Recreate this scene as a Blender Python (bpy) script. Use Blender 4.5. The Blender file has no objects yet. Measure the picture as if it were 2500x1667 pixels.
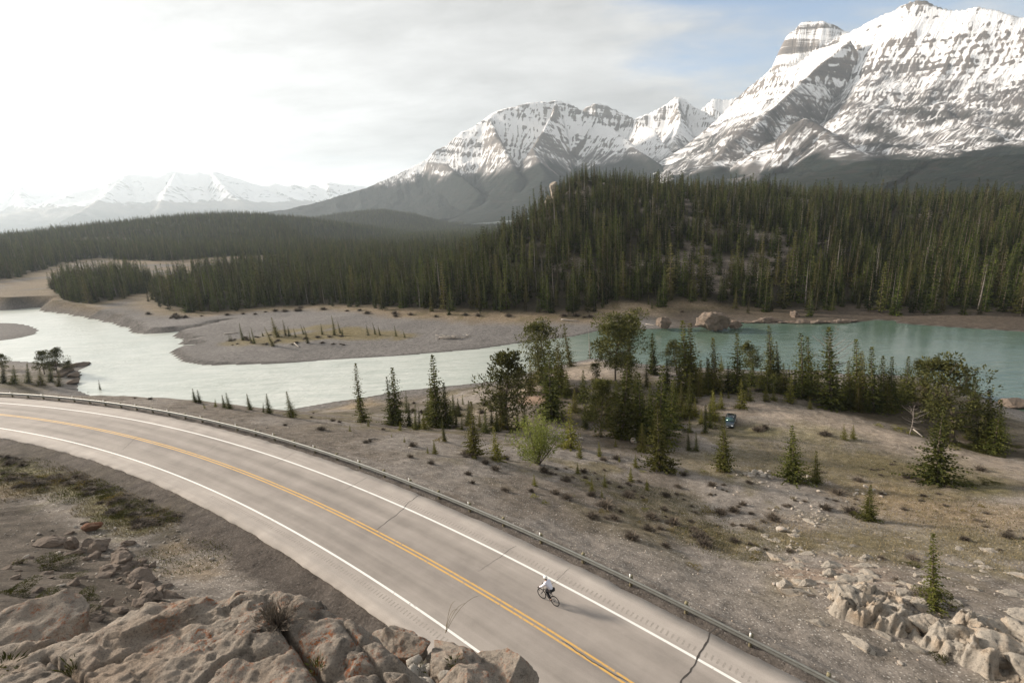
import bpy, bmesh, math, random
import numpy as np
from mathutils import Vector, Matrix
random.seed(7); RNG = np.random.default_rng(7)
scene = bpy.context.scene
COL = scene.collection
rad = math.radians
# ------------------------------------------------------------------ camera
PW, PH, FPX = 2500.0, 1667.0, 1180.0
CZ = 44.5                      # eye height above the water
PITCH, ROLL = rad(14.0), rad(3.2)
_F = np.array([0, math.cos(PITCH), -math.sin(PITCH)])
_U0 = np.array([0, math.sin(PITCH), math.cos(PITCH)]); _R0 = np.array([1., 0, 0])
_R = _R0*math.cos(ROLL)-_U0*math.sin(ROLL); _U = _U0*math.cos(ROLL)+_R0*math.sin(ROLL)
CAM = np.array([0, 0, CZ])
cd = bpy.data.cameras.new("camera"); cam = bpy.data.objects.new("camera", cd); COL.objects.link(cam)
cd.sensor_width = 36; cd.lens = 36*FPX/PW; cd.clip_start = 0.1; cd.clip_end = 80000
M = Matrix.Identity(4)
for i in range(3):
    M[i][0] = _R[i]; M[i][1] = _U[i]; M[i][2] = -_F[i]; M[i][3] = CAM[i]
cam.matrix_world = M
scene.camera = cam
# ------------------------------------------------------------------ light
SUN_AZ, SUN_EL = rad(-66), rad(20)       # azimuth from +Y towards +X
SUN = np.array([math.sin(SUN_AZ)*math.cos(SUN_EL), math.cos(SUN_AZ)*math.cos(SUN_EL), math.sin(SUN_EL)])
sl = bpy.data.lights.new("sun", 'SUN'); so = bpy.data.objects.new("sun", sl); COL.objects.link(so)
sl.energy = 5.0; sl.angle = rad(7.0); sl.color = (1.0, 0.89, 0.76)
so.rotation_euler = Vector((-SUN[0], -SUN[1], -SUN[2])).to_track_quat('-Z', 'Y').to_euler()
so.location = (-60, 20, 90)
world = bpy.data.worlds.new("World"); scene.world = world; world.use_nodes = True
def build_world():
    nt = world.node_tree; N = nt.nodes; L = nt.links; N.clear()
    out = N.new('ShaderNodeOutputWorld'); bg = N.new('ShaderNodeBackground')
    sky = N.new('ShaderNodeTexSky'); sky.sky_type = 'NISHITA'; sky.sun_disc = False
    sky.sun_elevation = SUN_EL; sky.sun_rotation = SUN_AZ; sky.air_density = 1.0; sky.dust_density = 1.2; sky.altitude = 1300
    tc = N.new('ShaderNodeTexCoord')
    def math_(op, a, b=None, c=None, clamp=False):
        n = N.new('ShaderNodeMath'); n.operation = op; n.use_clamp = clamp
        for i, v in enumerate((a, b, c)):
            if v is None: continue
            if isinstance(v, (int, float)): n.inputs[i].default_value = v
            else: L.new(v, n.inputs[i])
        return n.outputs[0]
    def dot(v):
        n = N.new('ShaderNodeVectorMath'); n.operation = 'DOT_PRODUCT'; L.new(tc.outputs['Generated'], n.inputs[0]); n.inputs[1].default_value = v
        return n.outputs['Value']
    sep = N.new('ShaderNodeSeparateXYZ'); L.new(tc.outputs['Generated'], sep.inputs[0])
    zc = math_('ADD', math_('MAXIMUM', sep.outputs[2], 0.0), 0.16)
    px = math_('DIVIDE', sep.outputs[0], zc); py = math_('DIVIDE', sep.outputs[1], zc)
    cb = N.new('ShaderNodeCombineXYZ'); L.new(px, cb.inputs[0]); L.new(py, cb.inputs[1])
    def noise(scale, rot, sx, sy, detail, loc=(0, 0, 0), rough=0.6, dist=0.0):
        mp = N.new('ShaderNodeMapping'); mp.inputs['Rotation'].default_value = (0, 0, rot); mp.inputs['Scale'].default_value = (sx, sy, 1); mp.inputs['Location'].default_value = loc
        L.new(cb.outputs[0], mp.inputs[0])
        n = N.new('ShaderNodeTexNoise'); n.inputs['Scale'].default_value = scale; n.inputs['Detail'].default_value = detail; n.inputs['Roughness'].default_value = rough; n.inputs['Distortion'].default_value = dist
        L.new(mp.outputs[0], n.inputs['Vector']); return n.outputs['Fac']
    n1 = noise(1.0, rad(35), 0.55, 1.5, 7, (3.1, 1.7, 0), 0.58, 0.4)
    n2 = noise(4.5, rad(20), 0.8, 1.3, 5, (0.3, 5.2, 0), 0.62, 0.2)
    n3 = noise(0.8, rad(-15), 0.5, 1.6, 4, (7.7, 2.2, 0), 0.55, 0.5)
    # the clear opening in the veil lies away from the sun, high to the north-east
    hd = np.array([0.50, 0.66, 0.56]); hd /= np.linalg.norm(hd)
    hole = N.new('ShaderNodeMapRange'); hole.interpolation_type = 'SMOOTHSTEP'
    L.new(dot(tuple(hd)), hole.inputs[0]); hole.inputs[1].default_value = 0.80; hole.inputs[2].default_value = 0.985; hole.inputs[3].default_value = 0.0; hole.inputs[4].default_value = 0.66
    s = math_('ADD', math_('MULTIPLY', n1, 1.3), math_('MULTIPLY', n2, 0.45))
    s = math_('SUBTRACT', math_('ADD', s, 0.02), hole.outputs[0])
    mr = N.new('ShaderNodeMapRange'); mr.interpolation_type = 'SMOOTHSTEP'; L.new(s, mr.inputs[0]); mr.inputs[1].default_value = 0.18; mr.inputs[2].default_value = 0.68
    cover = mr.outputs[0]
    # cloud brightness: thin forward-scattering veil, brightest round the sun
    g = math_('MAXIMUM', dot(tuple(SUN)), 0.0)
    glow = math_('ADD', math_('MULTIPLY', math_('POWER', g, 4.0), 0.35), math_('MULTIPLY', math_('POWER', g, 24.0), 3.0))
    low = math_('MULTIPLY', math_('POWER', math_('SUBTRACT', 1.0, math_('MAXIMUM', sep.outputs[2], 0.0), clamp=True), 3.5), math_('MULTIPLY', math_('POWER', g, 3.0), 0.85))
    glow = math_('ADD', glow, low)
    body = math_('ADD', math_('MULTIPLY', n3, 0.95), 0.08)
    body = math_('ADD', body, math_('MULTIPLY', n2, 0.60))
    lum = math_('MULTIPLY', body, math_('ADD', glow, 0.86))
    cc = N.new('ShaderNodeVectorMath'); cc.operation = 'SCALE'; cc.inputs[0].default_value = (0.985, 0.98, 0.965); L.new(lum, cc.inputs['Scale'])
    sk = N.new('ShaderNodeVectorMath'); sk.operation = 'MULTIPLY'; L.new(sky.outputs[0], sk.inputs[0]); sk.inputs[1].default_value = (0.22, 0.22, 0.22)
    mix = N.new('ShaderNodeMix'); mix.data_type = 'RGBA'; L.new(cover, mix.inputs[0]); L.new(sk.outputs[0], mix.inputs[6]); L.new(cc.outputs[0], mix.inputs[7])
    L.new(mix.outputs[2], bg.inputs[0]); bg.inputs[1].default_value = 0.455
    L.new(bg.outputs[0], out.inputs[0])
build_world()
scene.view_settings.view_transform = 'Standard'; scene.view_settings.look = 'None'
scene.view_settings.gamma = 1.0; scene.view_settings.use_curve_mapping = False
scene.view_settings.exposure = 1.0
scene.render.engine = 'CYCLES'
cy = scene.cycles
cy.max_bounces = 5; cy.diffuse_bounces = 2; cy.glossy_bounces = 3; cy.transmission_bounces = 2; cy.volume_bounces = 0; cy.transparent_max_bounces = 4
cy.use_denoising = True; cy.sample_clamp_indirect = 6.0
# ------------------------------------------------------------------ geometry of the view (used only to survey points on the ground)
def ray(px, py):
    d = _F+_R*((px-PW/2)/FPX)+_U*((PH/2-py)/FPX); return d/np.linalg.norm(d)
def at_z(px, py, z):
    d = ray(px, py); return CAM+d*((z-CZ)/d[2])
def at_d(px, py, D):                    # the point seen at (px,py) at horizontal distance D
    d = ray(px, py); return CAM+d*(D/math.hypot(d[0], d[1]))
def q3(l): return [(x/1.8816, 834+y/1.8816)+tuple(r) for x, y, *r in l]
def q4(l): return [(1250+x/1.8816, 834+y/1.8816)+tuple(r) for x, y, *r in l]
def zq(o, s, l): return [(o[0]+x/s, o[1]+y/s)+tuple(r) for x, y, *r in l]
# ------------------------------------------------------------------ noise
def _h(ix, iy, iz, seed):
    n = (ix.astype(np.int64)*374761393+iy.astype(np.int64)*668265263+iz.astype(np.int64)*2147483647+seed*1274126177) & 0xffffffff
    n = ((n ^ (n >> 13))*1274126177) & 0xffffffff
    n = ((n ^ (n >> 16))*2246822519) & 0xffffffff
    return ((n ^ (n >> 15)) & 0xffffff)/float(0xffffff)
def vnoise(x, y, z=None, seed=0):
    x = np.asarray(x, float); y = np.asarray(y, float)
    z = np.zeros_like(x) if z is None else np.asarray(z, float)
    x0 = np.floor(x); y0 = np.floor(y); z0 = np.floor(z)
    fx, fy, fz = x-x0, y-y0, z-z0
    fx = fx*fx*fx*(fx*(fx*6-15)+10); fy = fy*fy*fy*(fy*(fy*6-15)+10); fz = fz*fz*(3-2*fz)
    r = 0
    flat = not np.any(fz)
    for k in ((0,) if flat else (0, 1)):
        a = _h(x0, y0, z0+k, seed); b = _h(x0+1, y0, z0+k, seed); c = _h(x0, y0+1, z0+k, seed); d = _h(x0+1, y0+1, z0+k, seed)
        v = (a*(1-fx)+b*fx)*(1-fy)+(c*(1-fx)+d*fx)*fy
        r = r+v*(1 if flat else (fz if k else 1-fz))
    return r*2-1
def fbm(x, y, z=None, oct=5, seed=0, gain=0.5, lac=2.03):
    x = np.asarray(x, float); y = np.asarray(y, float); a, s, t = 1.0, 0.0, 0.0
    for i in range(oct):
        s = s+a*vnoise(x, y, z, seed+i*17); t += a; a *= gain
        x = x*lac+13.7; y = y*lac+7.1; z = None if z is None else z*lac+3.3
    return s/t
def ridged(x, y, oct=4, seed=0, gain=0.5):
    x = np.asarray(x, float); y = np.asarray(y, float); a, s, t = 1.0, 0.0, 0.0
    for i in range(oct):
        s = s+a*(1-np.abs(vnoise(x, y, None, seed+i*31))*1.6); t += a; a *= gain; x = x*2.1+5.2; y = y*2.1+1.3
    return s/t
def sstep(a, b, x):
    t = np.clip((np.asarray(x, float)-a)/(b-a), 0, 1); return t*t*(3-2*t)
# ------------------------------------------------------------------ mesh helpers
def mesh(name, V, F, mats=(), mi=None, smooth=False):
    V = np.asarray(V, np.float32).reshape(-1, 3); me = bpy.data.meshes.new(name)
    Fs = F if isinstance(F, (list, tuple)) else [F]
    Fs = [np.asarray(f, np.int32) for f in Fs if len(f)]
    me.vertices.add(len(V)); me.vertices.foreach_set("co", V.ravel())
    nl = sum(f.size for f in Fs); npoly = sum(len(f) for f in Fs)
    me.loops.add(nl); me.polygons.add(npoly)
    if nl:
        me.loops.foreach_set("vertex_index", np.concatenate([f.ravel() for f in Fs]))
        tot = np.concatenate([np.full(len(f), f.shape[1], np.int32) for f in Fs])
        st = np.concatenate([[0], np.cumsum(tot)[:-1]]).astype(np.int32)
        me.polygons.foreach_set("loop_start", st); me.polygons.foreach_set("loop_total", tot)
        if mi is not None: me.polygons.foreach_set("material_index", np.asarray(mi, np.int32))
        if smooth: me.polygons.foreach_set("use_smooth", np.ones(npoly, bool))
    for m in mats: me.materials.append(m)
    me.update(calc_edges=True)
    return me
def obj(name, me, parent=None, loc=(0, 0, 0), rot=(0, 0, 0), scale=(1, 1, 1)):
    o = bpy.data.objects.new(name, me); COL.objects.link(o)
    o.location = loc; o.rotation_euler = rot; o.scale = scale
    if parent is not None: o.parent = parent
    return o
def tag(o, label=None, cat=None, group=None, kind=None):
    if label: o["label"] = label
    if cat: o["category"] = cat
    if group: o["group"] = group
    if kind: o["kind"] = kind
    return o
def thing(name, label, cat, loc=(0, 0, 0), rz=0, group=None):
    o = bpy.data.objects.new(name, None); COL.objects.link(o); o.empty_display_size = 0.2
    o.location = loc; o.rotation_euler = (0, 0, rz); return tag(o, label, cat, group)
class MB:
    def __init__(s): s.V = []; s.T = []; s.Q = []; s.n = 0
    def add(s, V, T=None, Q=None):
        V = np.asarray(V, float).reshape(-1, 3)
        if T is not None and len(T): s.T.append(np.asarray(T, int)+s.n)
        if Q is not None and len(Q): s.Q.append(np.asarray(Q, int)+s.n)
        s.V.append(V); s.n += len(V); return s
    def box(s, c, d, rz=0):
        x, y, z = np.array(d)/2; V = np.array([(-x, -y, -z), (x, -y, -z), (x, y, -z), (-x, y, -z), (-x, -y, z), (x, -y, z), (x, y, z), (-x, y, z)])
        ca, sa = math.cos(rz), math.sin(rz); V = np.c_[V[:, 0]*ca-V[:, 1]*sa, V[:, 0]*sa+V[:, 1]*ca, V[:, 2]]+np.array(c)
        return s.add(V, Q=[(0, 3, 2, 1), (4, 5, 6, 7), (0, 1, 5, 4), (1, 2, 6, 5), (2, 3, 7, 6), (3, 0, 4, 7)])
    def tube(s, P, r, n=6, cap=True):
        P = np.asarray(P, float); r = np.broadcast_to(r, len(P)); V = []
        T = np.gradient(P, axis=0)
        for i, p in enumerate(P):
            t = T[i]/(np.linalg.norm(T[i])+1e-9); a = np.cross(t, (0, 0, 1) if abs(t[2]) < .9 else (1, 0, 0)); a /= np.linalg.norm(a); b = np.cross(t, a)
            for k in range(n):
                an = 2*math.pi*k/n; V.append(p+r[i]*(math.cos(an)*a+math.sin(an)*b))
        Q = [(i*n+k, i*n+(k+1) % n, (i+1)*n+(k+1) % n, (i+1)*n+k) for i in range(len(P)-1) for k in range(n)]
        T3 = []
        if cap:
            m = len(P)*n; V += [P[0], P[-1]]
            T3 = [(m, (k+1) % n, k) for k in range(n)]+[(m+1, m-n+k, m-n+(k+1) % n) for k in range(n)]
        return s.add(V, T3, Q)
    def me(s, name, mats=(), smooth=False):
        F = []
        if s.T: F.append(np.concatenate(s.T))
        if s.Q: F.append(np.concatenate(s.Q))
        return mesh(name, np.concatenate(s.V), F, mats, smooth=smooth)
# ------------------------------------------------------------------ materials
def newmat(name):
    m = bpy.data.materials.new(name); m.use_nodes = True; nt = m.node_tree
    return m, nt.nodes, nt.links, nt.nodes['Principled BSDF']
def attr(N, name):
    a = N.new('ShaderNodeAttribute'); a.attribute_name = name; return a
def ntex(N, L, scale, detail=4, rough=0.6, vec=None, dist=0):
    n = N.new('ShaderNodeTexNoise'); n.inputs['Scale'].default_value = scale; n.inputs['Detail'].default_value = detail; n.inputs['Roughness'].default_value = rough; n.inputs['Distortion'].default_value = dist
    if vec is not None: L.new(vec, n.inputs['Vector'])
    return n.outputs['Fac']
def ramp(N, L, fac, stops):
    r = N.new('ShaderNodeValToRGB'); e = r.color_ramp.elements
    while len(e) < len(stops): e.new(0.5)
    for i, (p, c) in enumerate(stops): e[i].position = p; e[i].color = (*c, 1) if len(c) == 3 else c
    L.new(fac, r.inputs[0]); return r.outputs[0]
def mixc(N, L, fac, a, b, mode='MIX'):
    n = N.new('ShaderNodeMix'); n.data_type = 'RGBA'; n.blend_type = mode
    for i, v in ((0, fac), (6, a), (7, b)):
        if isinstance(v, (int, float)): n.inputs[i].default_value = v
        elif isinstance(v, tuple): n.inputs[i].default_value = (*v, 1)
        else: L.new(v, n.inputs[i])
    return n.outputs[2]
def mth(N, L, op, a, b=None, clamp=False):
    n = N.new('ShaderNodeMath'); n.operation = op; n.use_clamp = clamp
    for i, v in enumerate((a, b)):
        if v is None: continue
        if isinstance(v, (int, float)): n.inputs[i].default_value = v
        else: L.new(v, n.inputs[i])
    return n.outputs[0]
def bump(N, L, b, h, strength, dist):
    n = N.new('ShaderNodeBump'); n.inputs['Strength'].default_value = strength; n.inputs['Distance'].default_value = dist
    L.new(h, n.inputs['Height']); L.new(n.outputs[0], b.inputs['Normal']); return n
def wpos(N):
    return N.new('ShaderNodeNewGeometry').outputs['Position']
def ocoord(N):
    return N.new('ShaderNodeTexCoord').outputs['Object']
def simple(name, c, rough=0.8, var=0.25, scale=3.0, metal=0.0, spec=0.3, bumpd=0.0, objrand=0.0, c2=None):
    m, N, L, b = newmat(name); v = ocoord(N)
    n = ntex(N, L, scale, 5, 0.65, v)
    lo = tuple(x*(1-var) for x in c); hi = tuple(min(1, x*(1+var)) for x in (c2 or c))
    col = ramp(N, L, n, [(0.3, lo), (0.7, hi)])
    if objrand:
        oi = N.new('ShaderNodeObjectInfo')
        f = mth(N, L, 'ADD', mth(N, L, 'MULTIPLY', oi.outputs['Random'], 2*objrand), 1-objrand)
        sc = N.new('ShaderNodeVectorMath'); sc.operation = 'SCALE'; L.new(col, sc.inputs[0]); L.new(f, sc.inputs['Scale']); col = sc.outputs[0]
    L.new(col, b.inputs['Base Color']); b.inputs['Roughness'].default_value = rough; b.inputs['Metallic'].default_value = metal; b.inputs['Specular IOR Level'].default_value = spec
    if bumpd: bump(N, L, b, n, 0.7, bumpd)
    return m
def foliage(name, a, b_, c=None, scale=1.3, rnd=0.35):
    """needle / leaf colour: mixes two greens over the crown, shifts from tree to tree"""
    m, N, L, b = newmat(name); v = ocoord(N); oi = N.new('ShaderNodeObjectInfo')
    n = ntex(N, L, scale, 3, 0.6, v)
    col = ramp(N, L, n, [(0.35, a), (0.68, b_)])
    if c: col = mixc(N, L, mth(N, L, 'MULTIPLY', mth(N, L, 'POWER', oi.outputs['Random'], 4.0), 0.7), col, c)
    f = mth(N, L, 'ADD', mth(N, L, 'MULTIPLY', mth(N, L, 'FRACT', mth(N, L, 'MULTIPLY', oi.outputs['Random'], 7.31)), 2*rnd), 1-rnd)
    sc = N.new('ShaderNodeVectorMath'); sc.operation = 'SCALE'; L.new(col, sc.inputs[0]); L.new(f, sc.inputs['Scale'])
    L.new(sc.outputs[0], b.inputs['Base Color']); b.inputs['Roughness'].default_value = 0.75; b.inputs['Specular IOR Level'].default_value = 0.15
    tr = N.new('ShaderNodeBsdfTranslucent'); L.new(sc.outputs[0], tr.inputs[0]); ms = N.new('ShaderNodeMixShader'); ms.inputs[0].default_value = 0.25
    out = N['Material Output'] if 'Material Output' in N else None
    L.new(b.outputs[0], ms.inputs[1]); L.new(tr.outputs[0], ms.inputs[2]); L.new(ms.outputs[0], out.inputs[0])
    return m
MAT = {}
MAT['spruce'] = foliage('spruce_needles', (0.030, 0.040, 0.010), (0.105, 0.108, 0.020), (0.14, 0.115, 0.03))
MAT['spruce_far'] = foliage('forest_needles', (0.016, 0.027, 0.006), (0.078, 0.092, 0.016), (0.10, 0.078, 0.03), 0.5, 0.6)
MAT['young'] = foliage('young_needles', (0.10, 0.105, 0.02), (0.21, 0.19, 0.04), None, 2.0, 0.2)
MAT['pine'] = foliage('pine_needles', (0.036, 0.042, 0.012), (0.115, 0.110, 0.030), None, 1.2, 0.25)
MAT['willow'] = foliage('willow_leaves', (0.12, 0.14, 0.03), (0.22, 0.24, 0.06), None, 1.5, 0.1)
MAT['juniper'] = foliage('juniper_needles', (0.03, 0.034, 0.009), (0.085, 0.08, 0.018), None, 3.0, 0.25)
MAT['twig'] = simple('bare_twigs', (0.115, 0.092, 0.070), 0.9, 0.35, 4, objrand=0.3)
MAT['goldshrub'] = foliage('ochre_leaves', (0.10, 0.075, 0.02), (0.19, 0.15, 0.04), None, 2.0, 0.25)
MAT['bark'] = simple('bark', (0.11, 0.085, 0.065), 0.9, 0.4, 6)
MAT['deadwood'] = simple('bleached_wood', (0.34, 0.30, 0.26), 0.85, 0.25, 5)
MAT['greywood'] = simple('grey_dead_wood', (.19, .165, .145), .9, .3, 5)
MAT['drygrass'] = simple('dry_grass_blades', (0.19, 0.15, 0.08), 0.9, 0.35, 3)
# ================================================================== the lie of the land
ROAD_Z = 22.0
_yl = q3([(0,335),(300,370),(530,425),(800,490),(1180,620),(1500,765),(1730,875),(2000,1020),(2350,1240)])+q4([(200,1345),(420,1490),(530,1565)])
_P = np.array([at_z(x, y, ROAD_Z)[:2] for x, y in _yl])
_s = np.r_[0, np.cumsum(np.linalg.norm(np.diff(_P, axis=0), axis=1))]
_cx, _cy = np.polyfit(_s, _P[:, 0], 3), np.polyfit(_s, _P[:, 1], 3)
RS = np.arange(-46, _s[-1]+32, 1.0)
RC = np.c_[np.polyval(_cx, RS), np.polyval(_cy, RS)]
RT = np.gradient(RC, axis=0); RT /= np.linalg.norm(RT, axis=1)[:, None]
RN = np.c_[-RT[:, 1], RT[:, 0]]                  # points to the river side
def road_xy(s, off):
    i = np.interp(s, RS, np.arange(len(RS))); a = np.floor(i).astype(int).clip(0, len(RS)-2); t = i-a
    C = RC[a]*(1-t)[:, None]+RC[a+1]*t[:, None]; Nn = RN[a]*(1-t)[:, None]+RN[a+1]*t[:, None]
    return C+Nn*np.asarray(off)[:, None]
def road_so(x, y):                                # arc position and signed offset of points from the centre line
    x = np.asarray(x, float); y = np.asarray(y, float); best = np.full(x.shape, 1e18); S = np.zeros_like(x); O = np.zeros_like(x)
    for i in range(0, len(RC)-1, 2):
        j = min(i+2, len(RC)-1); a = RC[i]; d = RC[j]-a; L2 = d@d
        t = ((x-a[0])*d[0]+(y-a[1])*d[1])/L2
        tc = np.clip(t, 0, 1); ex = x-a[0]-tc*d[0]; ey = y-a[1]-tc*d[1]; q = ex*ex+ey*ey; m = q < best
        best = np.where(m, q, best); S = np.where(m, RS[i]+tc*(RS[j]-RS[i]), S)
        O = np.where(m, np.sqrt(q)*np.sign(-(ex*d[1]-ey*d[0])), O)
    return S, O
def poly_sd(poly, x, y):                          # signed distance, positive inside
    x = np.asarray(x, float); y = np.asarray(y, float); best = np.full(x.shape, 1e18); ins = np.zeros(x.shape, bool)
    n = len(poly)
    for i in range(n):
        a = poly[i]; b = poly[(i+1) % n]; d = b-a; L2 = d@d+1e-12
        t = np.clip(((x-a[0])*d[0]+(y-a[1])*d[1])/L2, 0, 1)
        q = (x-a[0]-t*d[0])**2+(y-a[1]-t*d[1])**2; best = np.minimum(best, q)
        if a[1] != b[1]:
            c = ((a[1] > y) != (b[1] > y)) & (x < (b[0]-a[0])*(y-a[1])/(b[1]-a[1])+a[0]); ins ^= c
    return np.where(ins, 1, -1)*np.sqrt(best)
def shore(l, z=0): return [at_z(x, y, z)[:2] for x, y in l]
# far shore of the river, left to right
_far = [(-900, 560), (-560, 470)]+shore([(0,759),(64,752),(122,748),(133,757),(202,767),(266,781),(319,795),(338,804),(342,813)]
     + zq((350,620),4.704,[(100,910),(200,905),(400,886),(510,886),(640,862),(900,801),(1040,779),(1040,786),(900,812),(640,875),(520,900),(412,926),(440,950),(500,970),(530,990),(640,988),(460,1030),(640,1035),(700,1055),(640,1072),(500,1078),(400,1090),(370,1130),(400,1170),(450,1210),(520,1240),(640,1260),(820,1272),(1000,1268),(1300,1262),(1700,1250),(2000,1225)])
     + [(850,876),(957,870),(1063,861),(1169,852)]+zq((1250,750),3.92,[(0,352),(200,325),(400,300),(560,285),(740,245),(840,220),(1000,208),(1130,215),(1340,208),(1640,200),(1780,195)])
     + zq((1700,750),5.2275,[(100,200),(560,195),(860,208),(980,215),(1100,205),(1480,215),(1680,210),(1850,205),(2091,188)])
     + [(2130,781),(2185,783),(2190,789),(2240,793),(2340,800),(2440,806),(2520,812)])+[(300, 190), (520, 170), (1500, 120)]
FAR = np.array([np.array(p) for p in _far]+[np.array((9000., 120.)), np.array((9000., 20000.)), np.array((-12000., 20000.)), np.array((-12000., 560.))])
# near shore, left to right
_near = [(-900, 210), (-420, 190)]+shore([(-60,880),(0,879)]+q3([(100,92),(160,96),(300,101),(420,101),(362,130),(372,155),(352,180),(352,225)]))+[(-96, 118), (-84, 108), (-70, 108)] \
     + shore(q3([(1290,320),(1400,300),(1540,275),(1640,262),(1850,225),(2000,210),(2280,182)])+zq((1250,750),3.92,[(100,640),(190,622),(300,590),(560,532),(620,520),(700,505),(740,495),(830,490),(1200,540)])
     + zq((1700,750),5.2275,[(0,770),(300,780),(630,792),(740,812),(900,815),(1100,792),(1300,800),(1450,810),(1640,800),(1830,850)])
     + zq((2050,850),4.48,[(0,272),(60,285),(560,292),(900,320),(1130,388),(1400,432),(1550,532),(1780,605),(1900,660),(2016,695)])+[(2560,1030),(2700,1075)])+[(150, 60), (260, 30), (900, 0)]
NEAR = np.array([np.array(p) for p in _near]+[np.array((9000., 0.)), np.array((9000., -9000.)), np.array((-9000., -9000.)), np.array((-9000., 200.))])
ISL = np.array(shore([(-60,790),(0,788),(40,789),(75,795),(98,806),(85,817),(50,825),(0,832),(-60,840)]))
# surveyed heights on the near bank: (pixel, height)
_cp = q3([(0,205,21.3),(350,218,20.9),(640,243,20.2),(880,275,19.2),(1100,305,18.3),(1290,326,17.5),(1450,352,17.0),(1640,392,16.5),(1850,408,16.0),(2060,440,15.3),(2200,470,14.5),
  (0,560,22.0),(0,700,22.5),(300,680,22.1),(560,800,21.9),(700,760,21.8),(800,850,21.7),(0,900,24.2),(400,870,23.4),(300,950,23.8),(620,930,22.8),(600,1050,24.3),(740,1170,23.8),(900,1000,21.8),(880,1120,22.0),(780,1060,22.0),(400,1080,25.6),(100,1050,26.2),(0,1200,28.6),(450,1230,28.2),(200,1300,30.2),(650,1210,26.0),(0,1330,31.5),
  (1450,312,1.0),(1700,290,1.3),(2000,280,1.6),(1900,330,4.0),(2150,330,5.0)])
_cp += q4([(340,510,12.5),(500,560,12.0),(640,584,11.5),(800,596,11.0),(980,596,10.5),(1120,614,10.0),(1380,654,9.5),(1600,685,9.2),(1800,690,9.0),
  (100,650,17.2),(300,720,16.8),(500,700,14.5),(500,850,18.0),(300,820,19.4),(860,800,13.4),(700,950,17.4),(900,950,15.6),(820,1010,17.3),(1000,1090,18.0),(1100,1250,19.9),(1300,1390,20.8),(1600,1510,20.5),(1900,1567,20.3),(1200,1150,18.0),(1480,1310,18.6),(1700,1400,18.6),(2000,1510,18.5),
  (1500,1120,19.0),(1700,1150,19.2),(1900,1230,19.4),(2100,1260,19.5),(2350,1300,19.4),(1250,980,16.3),(1500,950,15.4),(1700,950,15.0),(2000,1000,15.0),(2350,1000,15.0),(1300,830,12.8),(1650,820,11.8),(2000,850,11.8),(2350,800,11.5),(2350,700,10.2),(2000,650,9.0),(1800,640,8.8),
  (640,500,8.6),(300,450,8.2),(900,540,8.8),(1300,560,8.0),(1000,400,6.2),(800,290,6.0),(1100,280,5.8),(1400,312,5.8),(1600,385,6.0),(1850,465,6.2),(2100,545,6.5),(2350,605,7.0),
  (1700,350,3.5),(1950,425,3.4),(2200,490,3.4),(2350,545,4.0),(1200,220,4.2),(1600,270,3.4),(1900,230,2.4),(900,180,4.0),(600,170,6.0),(300,190,6.5),(100,250,7.0),(0,330,7.5),(2250,330,2.4)])
_cp += zq((1250,750),3.92,[(740,500,4.6),(640,560,5.0),(800,620,5.6),(150,760,6.0),(250,740,6.2)])
_cp += zq((850,850),5.2267,[(1000,1030,9.5),(500,960,11.0),(1700,800,5.0)])
CP = [(*at_z(x, y, z)[:2], z) for x, y, z in _cp]
for s_ in np.arange(-40, _s[-1]+30, 9.0):       # the road bench
    for o_, z_ in ((-8.5, 21.85), (0, 21.9), (7.2, 21.75)):
        p_ = road_xy(np.array([s_]), np.array([o_]))[0]; CP.append((p_[0], p_[1], z_))
CP += [(0, 0, 41.4), (0, 3, 41.2), (-3, 2.5, 41.0), (2.5, 3, 40.4), (5, 2, 40), (0, -12, 46), (-12, -4, 44), (15, -8, 42), (-8, 4, 39.5), (-14, 6, 37.5), (-20, 0, 42), (-30, 2, 40), (-40, 14, 33),
       (-3, 7.5, 32), (1, 7.5, 31), (4, 6.5, 31), (-2, 11, 24.5), (3, 10.5, 24), (7, 6, 27), (9, 3, 28), (-8, 10, 30), (-14, 12, 31), (-7, 14, 23.5), (10, 7, 22.6), (16, 2, 23), (20, -6, 25), (-60, 20, 33), (-90, 40, 26), (-120, 55, 23),
       (45, 10, 19), (70, 15, 16), (90, 40, 9), (60, 40, 13.5), (35, -15, 21), (100, 10, 14), (-100, 95, 6), (-130, 88, 14), (-160, 120, 8), (-110, 105, 3), (-150, 140, 4), (-230, 150, 6), (-70, 100, 5), (-85, 90, 13), (-55, 100, 5), (-40, 105, 4)]
CP = np.array(CP)
def tps_fit(P, lam=0.02):
    n = len(P); d = np.hypot(P[:, None, 0]-P[None, :, 0], P[:, None, 1]-P[None, :, 1])
    K = np.where(d > 0, d*d*np.log(d+1e-12), 0)*1e-3; K += np.eye(n)*lam
    A = np.zeros((n+3, n+3)); A[:n, :n] = K; Q = np.c_[np.ones(n), P[:, :2]]; A[:n, n:] = Q; A[n:, :n] = Q.T
    return np.linalg.solve(A, np.r_[P[:, 2], 0, 0, 0])
TW = tps_fit(CP, 0.15)
def tps(x, y):
    r = TW[-3]+TW[-2]*x+TW[-1]*y
    for (a, b, _), w in zip(CP, TW):
        q = (x-a)**2+(y-b)**2; r = r+w*0.5e-3*q*np.log(q+1e-12)
    return r
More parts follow.
